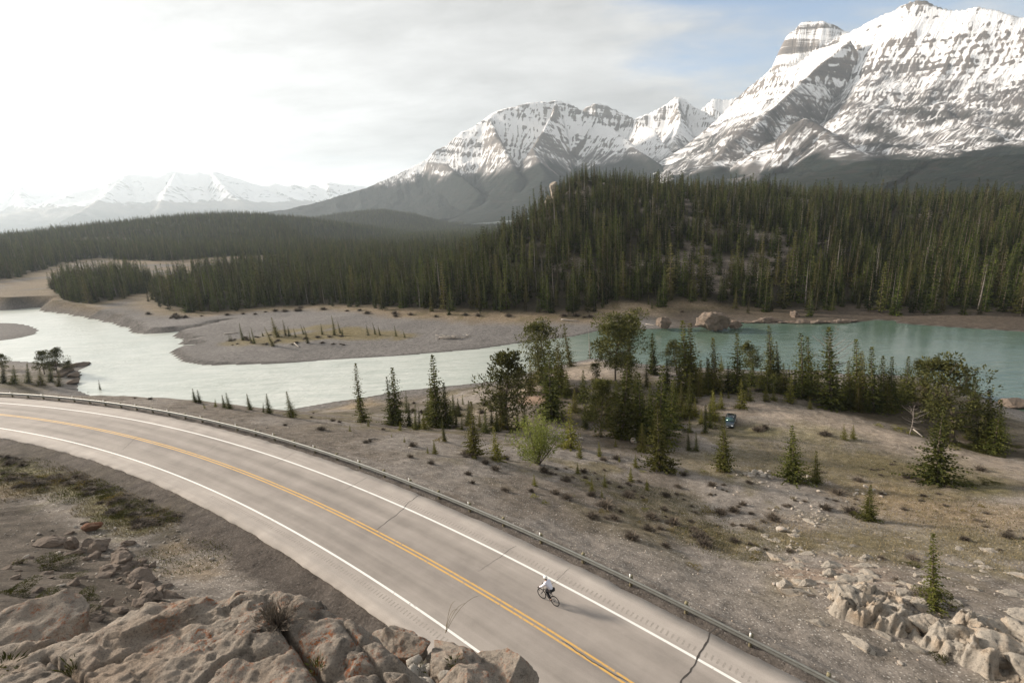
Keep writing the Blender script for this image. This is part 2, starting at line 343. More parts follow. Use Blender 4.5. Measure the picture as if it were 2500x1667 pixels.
# hills across the river: crest lines (pixel of tree tops, distance, tree height)
def crest(l): return [np.array((*at_d(x, y, D)[:2], at_d(x, y, D)[2]-t)) for x, y, D, t in l]
HILL = crest([(1412,400,470,15),(1500,408,480,15),(1600,420,500,15),(1700,428,520,15),(1800,436,540,15),(2000,446,560,15),(2250,450,560,15),(2500,452,540,15),(2800,455,520,15)])
HILL_BACK = crest([(1412,410,520,16),(1700,450,700,15),(2200,470,800,15),(2800,470,760,15)])
LEFT = crest([(-420,610,1150,12),(-200,592,1200,12),(0,572,1300,12),(150,552,1400,12),(300,534,1500,12),(450,520,1600,12),(550,515,1700,12),(650,518,1750,12),(760,530,1700,12),(850,548,1650,12),(950,575,1600,12)])
LEFT2 = crest([(760,530,2600,10),(860,515,2700,10),(930,509,2800,10),(1010,520,2800,10),(1100,545,2800,10)])
def seg_field(pl, x, y):
    best = np.full(x.shape, 1e18); Z = np.zeros_like(x); S = np.zeros_like(x); acc = 0.0; sx = np.zeros_like(x)
    for a, b in zip(pl[:-1], pl[1:]):
        d = b[:2]-a[:2]; L2 = d@d; t = np.clip(((x-a[0])*d[0]+(y-a[1])*d[1])/L2, 0, 1)
        ex = x-a[0]-t*d[0]; ey = y-a[1]-t*d[1]; q = ex*ex+ey*ey; m = q < best
        best = np.where(m, q, best); Z = np.where(m, a[2]+t*(b[2]-a[2]), Z); S = np.where(m, acc+t*math.sqrt(L2), S)
        sx = np.where(m, np.where((t <= 0) | (t >= 1), 1.0, 0.0), sx); acc += math.sqrt(L2)
    return np.sqrt(best), Z, S, sx
def far_z(x, y, df):
    z = np.minimum(0.05+0.055*df, 1.3)+sstep(10, 60, df)*1.2
    R = np.hypot(x, y)
    z = z+np.clip(R-900, 0, None)*0.004
    d, Z, S, ends = seg_field(HILL, x, y)
    ex = HILL[0][0]-x                          # west of the summit the ground breaks off in a cliff
    w = np.clip(ex, 0, None)
    front = np.interp(d, [0, 25, 120, 225, 275, 400], [1, .965, .58, .12, 0.0, 0])
    west = np.interp(d, [0, 6, 13, 30, 50, 85, 120], [1, .98, .58, .42, .27, .07, 0])
    ang = np.arctan2(w, np.abs(HILL[0][1]-y)+1e-6)/(math.pi/2)     # 0 towards the viewer, 1 due west
    k = sstep(0.2, 0.62, ang)
    rough = 1+0.10*fbm(x/45., y/45., oct=4, seed=3)
    h = (Z-2)*(front*(1-k)+west*k)*rough
    back = y > np.interp(x, [p[0] for p in HILL], [p[1] for p in HILL])
    d2, Z2, _, _ = seg_field(HILL_BACK, x, y)
    hb = (Z2-2)*np.exp(-(d2/230.)**2)*np.where(ex > 0, np.interp(w, [0, 8, 15, 80], [1, .9, .45, 0]), 1)
    h = np.where(back, np.maximum(h, hb), h)
    z = np.maximum(z, h*sstep(0, 30, df))
    d, Z, S, _ = seg_field(LEFT, x, y)
    sp = ridged(S/240.+3, d/900., 3, 5)
    h = Z*np.interp(d, [0, 120, 400, 700, 1000], [1, .93, .5, .16, 0])*(1-0.16*(1-sp)*np.clip(d/250., 0, 1))
    z = np.maximum(z, h)
    d, Z, S, _ = seg_field(LEFT2, x, y)
    z = np.maximum(z, Z*np.interp(d, [0, 150, 400, 700], [1, .85, .35, 0]))
    # the low wooded bank at the river bend
    return z
def ground_z(x, y, detail=True, dd=None):
    x = np.asarray(x, float); y = np.asarray(y, float)
    dn, df = dd if dd else (poly_sd(NEAR, x, y), poly_sd(FAR, x, y)); di = poly_sd(ISL, x, y)
    near = np.zeros_like(x); m = dn > 0
    if m.any():
        xs, ys, ds = x[m], y[m], dn[m]; S, O = road_so(xs, ys)
        t = tps(xs, ys)
        bench = sstep(8.8, 6.4, np.abs(O-0.3))
        rug = 1-bench
        if detail:
            t = t+rug*(0.28*fbm(xs/5., ys/5., oct=4, seed=11)+0.10*fbm(xs/1.1, ys/1.1, oct=3, seed=12)+0.05*np.abs(fbm(xs/.45, ys/.45, oct=2, seed=14)))
        t = np.maximum(t, 0.25+0.02*fbm(xs/2., ys/2., seed=4))
        t = t*rug+bench*(ROAD_Z-0.10)
        t = np.minimum(t, 0.04+0.16*ds+0.04*np.clip(ds-6, 0, None)**1.6+np.clip(ds-30, 0, None)*2)
        near[m] = t
    far = np.zeros_like(x); f = (df > 0) & ~m
    if f.any():
        far[f] = far_z(x[f], y[f], df[f])+(0.22*fbm(x[f]/7., y[f]/7., oct=4, seed=21)*sstep(0, 6, df[f]) if detail else 0)
    bot = -np.minimum(1.8, 0.02+0.10*np.minimum(np.minimum(np.abs(dn), np.abs(df)), np.abs(di)))
    isl = np.minimum(0.9, 0.05+0.05*di)
    return np.where(m, near, np.where(f, far, np.where(di > 0, isl, bot)))
GRID = {}
def gi(x, y):                                    # height of the finished ground sheet
    X, Y, Z = GRID['X'], GRID['Y'], GRID['Z']; x = np.clip(x, X[0], X[-1]-1e-6); y = np.clip(y, Y[0], Y[-1]-1e-6)
    i = np.searchsorted(X, x, 'right')-1; j = np.searchsorted(Y, y, 'right')-1; u = (x-X[i])/(X[i+1]-X[i]); v = (y-Y[j])/(Y[j+1]-Y[j])
    return (Z[j, i]*(1-u)+Z[j, i+1]*u)*(1-v)+(Z[j+1, i]*(1-u)+Z[j+1, i+1]*u)*v
def hit(px, py, tmax=2500.0):                    # where the line of sight through a pixel first meets the ground
    d = ray(px, py); t = np.geomspace(9, tmax, 500); P = CAM+d*t[:, None]
    g = P[:, 2]-gi(P[:, 0], P[:, 1]); i = np.argmax(g < 0)
    if g[i] >= 0: i = len(t)-1
    a, b = t[max(i-1, 0)], t[i]
    tt = np.linspace(a, b, 40); P = CAM+d*tt[:, None]; g = P[:, 2]-gi(P[:, 0], P[:, 1]); i = np.argmax(g < 0)
    p = P[i if g[i] < 0 else -1]; return np.array([p[0], p[1], float(gi(p[0], p[1]))])
# ------------------------------------------------------------------ ground sheet
def axis(lo, a, b, hi, step, g0, growth):
    mid = np.arange(a, b+step/2, step); r = [mid[-1]]; s = g0
    while r[-1] < hi: s *= growth; r.append(r[-1]+s)
    l = [mid[0]]; s = g0
    while l[-1] > lo: s *= growth; l.append(l[-1]-s)
    return np.r_[np.array(l[1:])[::-1], mid, np.array(r[1:])]
FOREST_MAIN = np.array([at_z(x, y, 2)[:2] for x, y in [(362,748),(425,768),(520,768),(640,756),(760,748),(870,754),(1010,771),(1170,776),(1300,778),(1440,772),(1520,760),(1600,762),(1690,752),(1750,757),(1900,762),(2060,768),(2200,765),(2500,768),(2600,770)]]
     + [np.array((900., 150.)), np.array((8900., 900.)), np.array((8900., 16000.)), np.array((-1200., 16000.)), np.array((-250., 3000.))]+[at_z(x, y, 2)[:2] for x, y in [(760,640),(640,655),(540,668),(446,687),(403,708),(366,730)]])
FOREST_POINT = np.array([at_z(x, y, 1.5)[:2] for x, y in [(124,742),(142,755),(205,760),(300,744),(385,722),(400,700),(330,692),(250,700),(190,705),(140,712)]])
FOREST_WEST = np.array([(-1500., 560.)]+[at_z(x, y, 2)[:2] for x, y in [(-200,740),(0,722),(60,713),(105,702),(180,682),(250,672),(400,668),(470,662),(540,654),(620,648),(700,640),(820,634)]]+[np.array((-200., 3300.)), np.array((-1150., 16000.)), np.array((-9000., 16000.)), np.array((-9000., 560.))])
C_GRAV = np.array((.195, .170, .147)); C_SOIL = np.array((.125, .102, .080)); C_OLIVE = np.array((.12, .105, .048)); C_SAND = np.array((.29, .235, .185))
C_SHOULD = np.array((.082, .068, .058)); C_FLOOR = np.array((.032, .027, .018)); C_BAR = np.array((.135, .124, .116)); C_TAN = np.array((.23, .17, .105)); C_WOOD = np.array((.040, .046, .026)); C_ROCK = np.array((.20, .165, .135))
GRASSB = np.array((.125, .102, .05))
# patches of ground colour: (pixel, radius in metres, colour, strength)
PATCH = [(p[0], p[1], r, c, k) for (p, r, c, k) in
  [(zq((1250,750),3.92,[(x, y)])[0], r, np.array((.062,.05,.032)), .85) for x, y, r in [(400,1000,5),(600,1060,6),(900,1000,6),(1100,1050,7),(1300,1000,7),(1500,950,7),(1650,850,6),(1500,1250,5),(300,900,4),(1750,950,5)]]
 +[(zq((1700,750),5.2275,[(x, y)])[0], r, np.array((.06,.048,.032)), .85) for x, y, r in [(100,980,6),(400,980,7),(700,1000,7),(1000,1020,7),(1300,1080,7),(1600,1200,7),(1900,1240,7)]]
 +[(zq((2050,850),4.48,[(x, y)])[0], r, np.array((.06,.048,.032)), .85) for x, y, r in [(100,640,7),(350,690,7),(600,680,7),(850,650,7),(1000,850,6),(1250,900,7),(1450,1050,7),(1650,1080,6),(1500,800,7)]]+
  [(q3([(x, y)])[0], r, C_OLIVE*1.15, .9) for x, y, r in [(60,600,4),(200,640,3),(330,640,3),(430,670,3),(520,730,2.6),(600,790,2.4),(680,830,2.4),(30,540,5),(740,790,2)]]
 +[(q3([(x, y)])[0], r, C_FLOOR, .7) for x, y, r in [(20,590,2.5),(720,960,1.6),(800,880,1.5)]]
 +[(q3([(x, y)])[0], r, C_TAN, .5) for x, y, r in [(0,690,3),(880,1050,2),(850,940,2)]]
 +[(q4([(x, y)])[0], r, c, k) for x, y, r, c, k in
   [(1100,300,7,C_SAND,.7),(1350,360,8,C_SAND*.95,.6),(1700,440,8,C_SAND*.95,.6),(2000,520,8,C_SAND,.6),(2300,590,8,C_SAND*.9,.6),(900,290,4,C_SAND,.6),(1150,410,4,C_OLIVE*1.2,.6),(1400,420,5,C_OLIVE*1.3,.5),
    (1500,560,8,GRASSB,.6),(1200,560,6,GRASSB,.6),(900,550,6,GRASSB,.6),(1800,590,8,GRASSB,.5),(2100,600,6,GRASSB*.9,.5),(600,480,6,C_SOIL*.9,.6),(450,450,6,C_SOIL*.9,.6),
    (700,740,5,GRASSB,.5),(900,900,3,C_OLIVE,.6),(1000,920,4,GRASSB,.6),(1600,900,6,GRASSB*.9,.5),(1900,780,6,C_TAN*.9,.6),(2200,800,6,C_TAN*.9,.6),(1700,720,5,C_TAN,.5),(2150,670,4,C_OLIVE*.8,.8),(1350,1070,2.2,np.array((.28,.20,.145)),.6),(1600,1060,2.5,np.array((.26,.19,.14)),.5),
    (2000,900,5,GRASSB,.45),(2300,950,5,GRASSB*.9,.5),(1250,900,3,GRASSB,.5),(1300,830,2.4,C_SAND,.6),(2000,1100,4,C_SOIL,.5),(1250,700,4,C_GRAV*1.1,.5)]]
 +[(zq((1250,750),3.92,[(x, y)])[0], r, c, k) for x, y, r, c, k in [(650,640,7,C_SAND,.8),(740,540,5,C_SAND*.95,.8),(150,800,5,C_SAND,.8),(180,880,4,np.array((.29,.195,.14)),.8),(700,880,5,C_SOIL,.6),(900,640,4,C_SAND,.5)]]
 +[(zq((850,850),5.2267,[(x, y)])[0], r, c, k) for x, y, r, c, k in [(100,740,6,C_TAN*1.1,.6),(400,760,6,C_SOIL,.5),(900,980,3,C_OLIVE*1.3,.6),(1700,830,4,C_SAND*.9,.6),(1200,900,4,C_OLIVE*1.2,.4)]]]
GLADES = [(1735,560,11),(1800,548,10),(1860,575,12),(1905,560,9),(1700,600,8),(1640,640,9),(1790,640,11),(1840,660,9),(1720,665,11),(1760,700,10),(1930,610,9),(1650,560,7),(1600,520,8),(1690,500,8),(1560,650,6),(1450,480,7),(1880,630,8)]
GLXY = []
def ground_colour(x, y, z, dd):
    n = len(x); dn, df = dd
    col = np.tile(C_BAR*.8, (n, 1))
    nz = lambda s, sd, o=4: fbm(x/s, y/s, oct=o, seed=sd)
    def lay(c, w): nonlocal col; w = np.clip(w, 0, 1)[:, None]; col = col*(1-w)+np.asarray(c)*w
    near = dn > 0; O = np.full(n, 500.); nb = near & (np.hypot(x, y) < 260); O[nb] = road_so(x[nb], y[nb])[1]
    # near bank
    w = near.astype(float)
    lay(C_GRAV, w)
    lay(C_SOIL, w*sstep(-.1, .35, nz(14, 41)+.4*nz(3, 42))*.75)
    lay(GRASSB, w*sstep(.05, .4, nz(9, 43)+.5*nz(2.2, 44))*sstep(10, 20, O)*.6)
    low = w*sstep(9.5, 5, z)
    lay(C_FLOOR*2.6, low*sstep(-.25, .25, nz(10, 45)+.3*nz(3, 46))*.8)
    lay(C_BAR*1.05, w*sstep(9, 3, dn)*sstep(2.6, .8, z)*.9)
    up = w*sstep(-11, -14, O)
    lay(C_SOIL*.62, up*.9); lay(C_ROCK*.48, up*sstep(-.2, .2, nz(3, 47))*.7); lay(C_SOIL*.5, up*sstep(-.1, .25, nz(1.7, 48))*.75)
    for px, py, r, c, k in PATCH:
        p = PXY[(px, py)]; d = np.hypot(x-p[0], y-p[1]); mm = d < r*2
        if mm.any():
            ww = np.zeros(n); ww[mm] = sstep(r*1.5, r*.3, d[mm]*(1+.7*fbm(x[mm]/(r*.5), y[mm]/(r*.5), oct=4, seed=51)))
            lay(c, ww*k*w)
    lay(C_SHOULD, w*np.maximum(sstep(7.0, 6.6, O+.5*nz(1.2, 53))*sstep(0, 1, O), 0)*.8)
    lay(C_SHOULD*.95, w*sstep(-8.6, -7.6, O+1.0*nz(2.5, 54))*sstep(0, -1, O)*.9)
    # far bank
    f = (df > 0) & ~near
    fw = f.astype(float)
    lay(C_BAR, fw); lay(C_BAR*1.18, fw*sstep(-.1, .3, nz(16, 55)+.4*nz(4, 56))*.7)
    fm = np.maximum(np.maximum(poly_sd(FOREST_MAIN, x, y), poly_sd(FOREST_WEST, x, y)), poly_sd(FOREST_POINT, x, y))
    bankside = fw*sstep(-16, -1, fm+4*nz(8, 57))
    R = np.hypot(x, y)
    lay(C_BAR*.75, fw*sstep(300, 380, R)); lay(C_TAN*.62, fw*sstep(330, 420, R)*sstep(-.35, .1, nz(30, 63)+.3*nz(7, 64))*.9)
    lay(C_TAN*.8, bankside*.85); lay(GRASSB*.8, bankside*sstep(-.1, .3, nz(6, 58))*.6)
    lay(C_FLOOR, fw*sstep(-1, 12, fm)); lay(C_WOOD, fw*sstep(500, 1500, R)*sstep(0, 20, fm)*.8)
    bare = fw*sstep(4, 20, fm)*sstep(.30, .48, nz(38, 59)+.25*nz(9, 60))*sstep(8, 20, z)*sstep(900, 600, R)
    for gx_, gy_, gr_ in GLXY: bare = np.maximum(bare, fw*sstep(1.2, .6, np.hypot((x-gx_)/1.3, (y-gy_))/gr_+.5*nz(9, 65)))
    lay(C_ROCK*.55, bare); lay(C_ROCK*.95, bare*sstep(.1, .3, nz(4, 66))*.7)
    rb = at_z(1900, 780, 0); lay(np.array((.07, .056, .043)), fw*sstep(75, 55, np.abs(x-rb[0]-20))*sstep(26, 12, df)*sstep(.2, .8, df)*.85); rb = at_z(2330, 785, 0); lay(np.array((.075, .06, .047)), fw*sstep(60, 45, np.abs(x-rb[0]-10))*sstep(30, 20, df)*.85)
    for (px, py, D, r) in ((1352, 470, 462, 13), (1340, 500, 455, 13)):
        p = at_d(px, py, D); lay(np.array((.40, .29, .21)), fw*sstep(r*1.5, r*.6, np.hypot(x-p[0], y-p[1])))
    for (px, py, D) in ((60,592,1050),(120,575,1150),(170,563,1250),(230,580,1150),(280,565,1250),(780,528,1690),(850,545,1600),(330,552,1350)):
        p = at_d(px, py, D); e = ((x-p[0])+.45*(y-p[1]))/70.; g = (-(x-p[0])*.45+(y-p[1]))/16.; lay(np.array((.24, .20, .16)), fw*.75*sstep(1.3, .5, np.hypot(e, g)+.5*nz(20, 61)))
    # grass on the island in the bend
    for px, py, r in ISLAND_GRASS:
        p = at_z(px, py, 1)[:2]; d = np.hypot(x-p[0], (y-p[1])*1.3); lay(GRASSB*.95+C_TAN*.1, fw*sstep(r*1.25, r*.6, d+3*nz(5, 62))*.85)
    wet = np.maximum(fw*sstep(2.2, .3, df+.8*nz(3, 67)), w*sstep(2.0, .3, dn+.6*nz(3, 68))); col = col*(1-.45*wet[:, None])
    return col
ISLAND_GRASS = [(590,835,9),(640,835,10),(690,832,10),(740,828,11),(790,822,11),(840,820,11),(890,822,10),(940,822,9),(985,824,7),(690,815,9),(780,806,9),(850,812,9)]
PXY = {}
def build_ground():
    X = axis(-9000, -64, 64, 9000, 0.5, 0.5, 1.036); Y = axis(-40, 6, 112, 16000, 0.5, 0.5, 1.0145)
    gx, gy = np.meshgrid(X, Y); sh = gx.shape; x, y = gx.ravel(), gy.ravel()
    az = np.degrees(np.arctan2(x, y+12)); keep = (np.abs(az) < 57) | (np.hypot(x, y) < 130)
    # drop the sheet where a step aside could never see it
    z = np.zeros(len(x)); c = np.zeros((len(x), 3)); k = np.where(keep)[0]
    dd = (poly_sd(NEAR, x[k], y[k]), poly_sd(FAR, x[k], y[k]))
    z[k] = ground_z(x[k], y[k], True, dd); GRID.update(X=X, Y=Y, Z=z.reshape(sh)); PXY.update({(p[0], p[1]): hit(p[0], p[1])[:2] for p in PATCH}); GLXY.extend([(*hit(a, b)[:2], r_) for a, b, r_ in GLADES])
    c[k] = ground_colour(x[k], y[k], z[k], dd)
    idx = np.arange(len(x)).reshape(sh)
    Q = np.stack([idx[:-1, :-1], idx[:-1, 1:], idx[1:, 1:], idx[1:, :-1]], -1).reshape(-1, 4)
    Q = Q[keep[Q].all(1)]; used = np.zeros(len(x), bool); used[Q.ravel()] = True; re = np.cumsum(used)-1
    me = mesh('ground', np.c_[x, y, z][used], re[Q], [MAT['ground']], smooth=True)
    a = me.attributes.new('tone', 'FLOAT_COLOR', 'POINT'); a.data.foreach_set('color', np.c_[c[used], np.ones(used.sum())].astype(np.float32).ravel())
    o = obj('ground', me); tag(o, 'stony valley ground with gravel banks and wooded slopes', 'ground', kind='structure')
def ground_mat():
    m, N, L, b = newmat('valley_ground'); p = wpos(N); a = attr(N, 'tone').outputs['Color']
    n1 = ntex(N, L, 0.9, 8, 0.7, p); n2 = ntex(N, L, 7.0, 6, 0.7, p); n3 = ntex(N, L, 0.06, 4, 0.6, p)
    f = mth(N, L, 'ADD', mth(N, L, 'MULTIPLY', n1, 2.3), mth(N, L, 'MULTIPLY', n2, 1.9))
    f = mth(N, L, 'ADD', f, mth(N, L, 'MULTIPLY', n3, 0.5)); f = mth(N, L, 'MAXIMUM', mth(N, L, 'SUBTRACT', f, 1.35), 0.25)
    sc = N.new('ShaderNodeVectorMath'); sc.operation = 'SCALE'; L.new(a, sc.inputs[0]); L.new(f, sc.inputs['Scale'])
    # scattered pale pebbles of several sizes
    col = sc.outputs[0]
    for s, th, amt in ((6.0, 0.22, .75), (2.6, 0.15, .7), (1.1, .09, .6)):
        v = N.new('ShaderNodeTexVoronoi'); v.inputs['Scale'].default_value = s; L.new(p, v.inputs['Vector'])
        spot = N.new('ShaderNodeMapRange'); L.new(v.outputs['Distance'], spot.inputs[0]); spot.inputs[1].default_value = th*1.35; spot.inputs[2].default_value = th*.8; spot.inputs[3].default_value = 0; spot.inputs[4].default_value = amt
        sx = N.new('ShaderNodeSeparateXYZ'); L.new(v.outputs['Color'], sx.inputs[0])
        on = mth(N, L, 'GREATER_THAN', sx.outputs[0], 0.6)
        lum = N.new('ShaderNodeRGBToBW'); L.new(a, lum.inputs[0])
        ok = N.new('ShaderNodeMapRange'); L.new(lum.outputs[0], ok.inputs[0]); ok.inputs[1].default_value = .06; ok.inputs[2].default_value = .14
        col = mixc(N, L, mth(N, L, 'MULTIPLY', mth(N, L, 'MULTIPLY', spot.outputs[0], on), ok.outputs[0]), col, (.50, .465, .42))
    L.new(col, b.inputs['Base Color']); b.inputs['Roughness'].default_value = 0.95; b.inputs['Specular IOR Level'].default_value = 0.1
    bump(N, L, b, mth(N, L, 'ADD', n1, mth(N, L, 'MULTIPLY', n2, .35)), 0.8, 0.25)
    return m
MAT['ground'] = ground_mat()
build_ground()
# ------------------------------------------------------------------ river
def build_river():
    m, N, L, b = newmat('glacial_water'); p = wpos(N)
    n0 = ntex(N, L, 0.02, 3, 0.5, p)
    riffle_glare = ramp(N, L, n0, [(0.35, (0.43, 0.445, 0.40)), (0.65, (0.50, 0.51, 0.465))])      # silty riffle, its colour lightened further to imitate the bright glare
    pool_reflection = ramp(N, L, n0, [(0.35, (0.056, 0.092, 0.066)), (0.65, (0.080, 0.118, 0.088))])         # green pool below the rocks, darkened as if mirroring the wooded hill
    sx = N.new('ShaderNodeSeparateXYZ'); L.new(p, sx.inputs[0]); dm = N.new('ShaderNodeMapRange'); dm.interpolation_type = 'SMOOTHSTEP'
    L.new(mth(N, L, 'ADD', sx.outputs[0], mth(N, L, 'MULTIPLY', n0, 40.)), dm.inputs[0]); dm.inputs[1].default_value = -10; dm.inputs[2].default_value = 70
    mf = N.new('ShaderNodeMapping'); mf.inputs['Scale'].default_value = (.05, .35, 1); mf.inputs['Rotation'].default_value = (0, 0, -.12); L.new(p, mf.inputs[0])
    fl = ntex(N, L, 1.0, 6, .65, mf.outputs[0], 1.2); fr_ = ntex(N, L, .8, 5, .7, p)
    riffle_glare = mixc(N, L, ramp(N, L, fl, [(.42, (0, 0, 0)), (.60, (1, 1, 1))]), mixc(N, L, .35, riffle_glare, (.18, .23, .19)), riffle_glare)
    riffle_glare = mixc(N, L, mth(N, L, 'MULTIPLY', ramp(N, L, fr_, [(.55, (0, 0, 0)), (.72, (1, 1, 1))]), .5), riffle_glare, (.60, .61, .57))
    col = mixc(N, L, dm.outputs[0], riffle_glare, mixc(N, L, mth(N, L, 'MULTIPLY', ramp(N, L, fl, [(.45, (0, 0, 0)), (.62, (1, 1, 1))]), .35), pool_reflection, (.13, .17, .135)))
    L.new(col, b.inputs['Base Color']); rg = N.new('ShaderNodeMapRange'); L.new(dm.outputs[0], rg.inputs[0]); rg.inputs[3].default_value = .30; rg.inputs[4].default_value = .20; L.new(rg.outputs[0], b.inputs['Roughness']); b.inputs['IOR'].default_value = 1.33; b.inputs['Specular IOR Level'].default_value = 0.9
    mp = N.new('ShaderNodeMapping'); mp.inputs['Scale'].default_value = (0.6, 1.0, 1.0); mp.inputs['Rotation'].default_value = (0, 0, 0.25); L.new(p, mp.inputs[0])
    w1 = ntex(N, L, 0.55, 4, 0.55, mp.outputs[0], 0.6); w2 = ntex(N, L, 0.07, 3, 0.5, mp.outputs[0], 0.3); cur = ntex(N, L, 0.018, 2, 0.5, p)
    amp = N.new('ShaderNodeMapRange'); L.new(cur, amp.inputs[0]); amp.inputs[1].default_value = .4; amp.inputs[2].default_value = .6; amp.inputs[3].default_value = .35; amp.inputs[4].default_value = 1.0
    calm = N.new('ShaderNodeMapRange'); L.new(dm.outputs[0], calm.inputs[0]); calm.inputs[3].default_value = 1.0; calm.inputs[4].default_value = .5
    h = mth(N, L, 'MULTIPLY', mth(N, L, 'ADD', mth(N, L, 'MULTIPLY', w1, amp.outputs[0]), mth(N, L, 'MULTIPLY', w2, 1.4)), calm.outputs[0])
    bump(N, L, b, h, 0.85, 0.4)
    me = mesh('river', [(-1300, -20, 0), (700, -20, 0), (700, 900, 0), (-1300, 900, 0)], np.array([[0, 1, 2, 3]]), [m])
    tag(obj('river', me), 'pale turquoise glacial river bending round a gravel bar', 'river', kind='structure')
build_river()
# ================================================================== mountains
def mount_mat():
    m, N, L, b = newmat('snow_and_limestone'); sn = attr(N, 'snow').outputs['Fac']; fo = attr(N, 'wood').outputs['Fac']; sd = attr(N, 'fall').outputs['Vector']; p = wpos(N); sc_ = attr(N, 'fine').outputs['Fac']
    def mapn(sx, sy, detail=5, rough=.65, dist=0.):
        mp = N.new('ShaderNodeMapping'); mp.inputs['Scale'].default_value = (sx, sy, 1); L.new(sd, mp.inputs[0]); return ntex(N, L, 1.0, detail, rough, mp.outputs[0], dist)
    streak = mapn(1/26., 1/150., 6, .7); fine = mapn(1/9., 1/70., 4, .7)
    sepz = N.new('ShaderNodeSeparateXYZ'); L.new(p, sepz.inputs[0])
    # sloping beds of rock
    bed = N.new('ShaderNodeCombineXYZ'); L.new(mth(N, L, 'MULTIPLY', sepz.outputs[0], .0012), bed.inputs[0]); L.new(mth(N, L, 'MULTIPLY', sepz.outputs[1], .0012), bed.inputs[1])
    L.new(mth(N, L, 'ADD', mth(N, L, 'MULTIPLY', sepz.outputs[2], .013), mth(N, L, 'MULTIPLY', sepz.outputs[0], .003)), bed.inputs[2])
    beds = ntex(N, L, 1.0, 5, .7, bed.outputs[0], .3); blot = ntex(N, L, .006, 5, .65, p)
    f = mth(N, L, 'ADD', sn, mth(N, L, 'MULTIPLY', mth(N, L, 'SUBTRACT', streak, .5), .7))
    f = mth(N, L, 'ADD', f, mth(N, L, 'MULTIPLY', mth(N, L, 'SUBTRACT', beds, .5), 2.3))
    f = mth(N, L, 'ADD', f, mth(N, L, 'MULTIPLY', mth(N, L, 'SUBTRACT', fine, .5), .6))
    snow = N.new('ShaderNodeMapRange'); L.new(f, snow.inputs[0]); snow.inputs[1].default_value = .42; snow.inputs[2].default_value = .60
    rock = ramp(N, L, beds, [(.35, (.13, .12, .115)), (.5, (.22, .19, .17)), (.65, (.31, .26, .22))])
    rock = mixc(N, L, mth(N, L, 'MULTIPLY', fine, .6), rock, (.12, .11, .105))
    wood = ramp(N, L, ntex(N, L, .02, 6, .75, p), [(.35, (.011, .016, .015)), (.52, (.020, .025, .020)), (.68, (.038, .030, .028))])
    # dead standing timber over snow, thinning upwards
    g = mth(N, L, 'ADD', fo, mth(N, L, 'MULTIPLY', mth(N, L, 'SUBTRACT', streak, .5), 1.0)); g = mth(N, L, 'ADD', g, mth(N, L, 'MULTIPLY', mth(N, L, 'SUBTRACT', fine, .5), 1.5)); g = mth(N, L, 'ADD', g, mth(N, L, 'MULTIPLY', mth(N, L, 'SUBTRACT', blot, .5), .9))
    wm = N.new('ShaderNodeMapRange'); L.new(g, wm.inputs[0]); wm.inputs[1].default_value = .38; wm.inputs[2].default_value = .66
    dead = mixc(N, L, .75, wood, (.25, .225, .22))
    wcol = mixc(N, L, mth(N, L, 'SUBTRACT', mth(N, L, 'MULTIPLY', fo, 1.6), .5, clamp=True), dead, wood)
    col = mixc(N, L, snow.outputs[0], rock, (.84, .83, .83)); col = mixc(N, L, wm.outputs[0], col, wcol)
    L.new(col, b.inputs['Base Color']); b.inputs['Roughness'].default_value = .9; b.inputs['Specular IOR Level'].default_value = .05
    hh = mth(N, L, 'ADD', mth(N, L, 'MULTIPLY', streak, 1.0), mth(N, L, 'ADD', mth(N, L, 'MULTIPLY', beds, 1.0), mth(N, L, 'MULTIPLY', fine, .35)))
    bp = bump(N, L, b, hh, 0.9, 22.0)
    return m
MAT['mount'] = mount_mat()
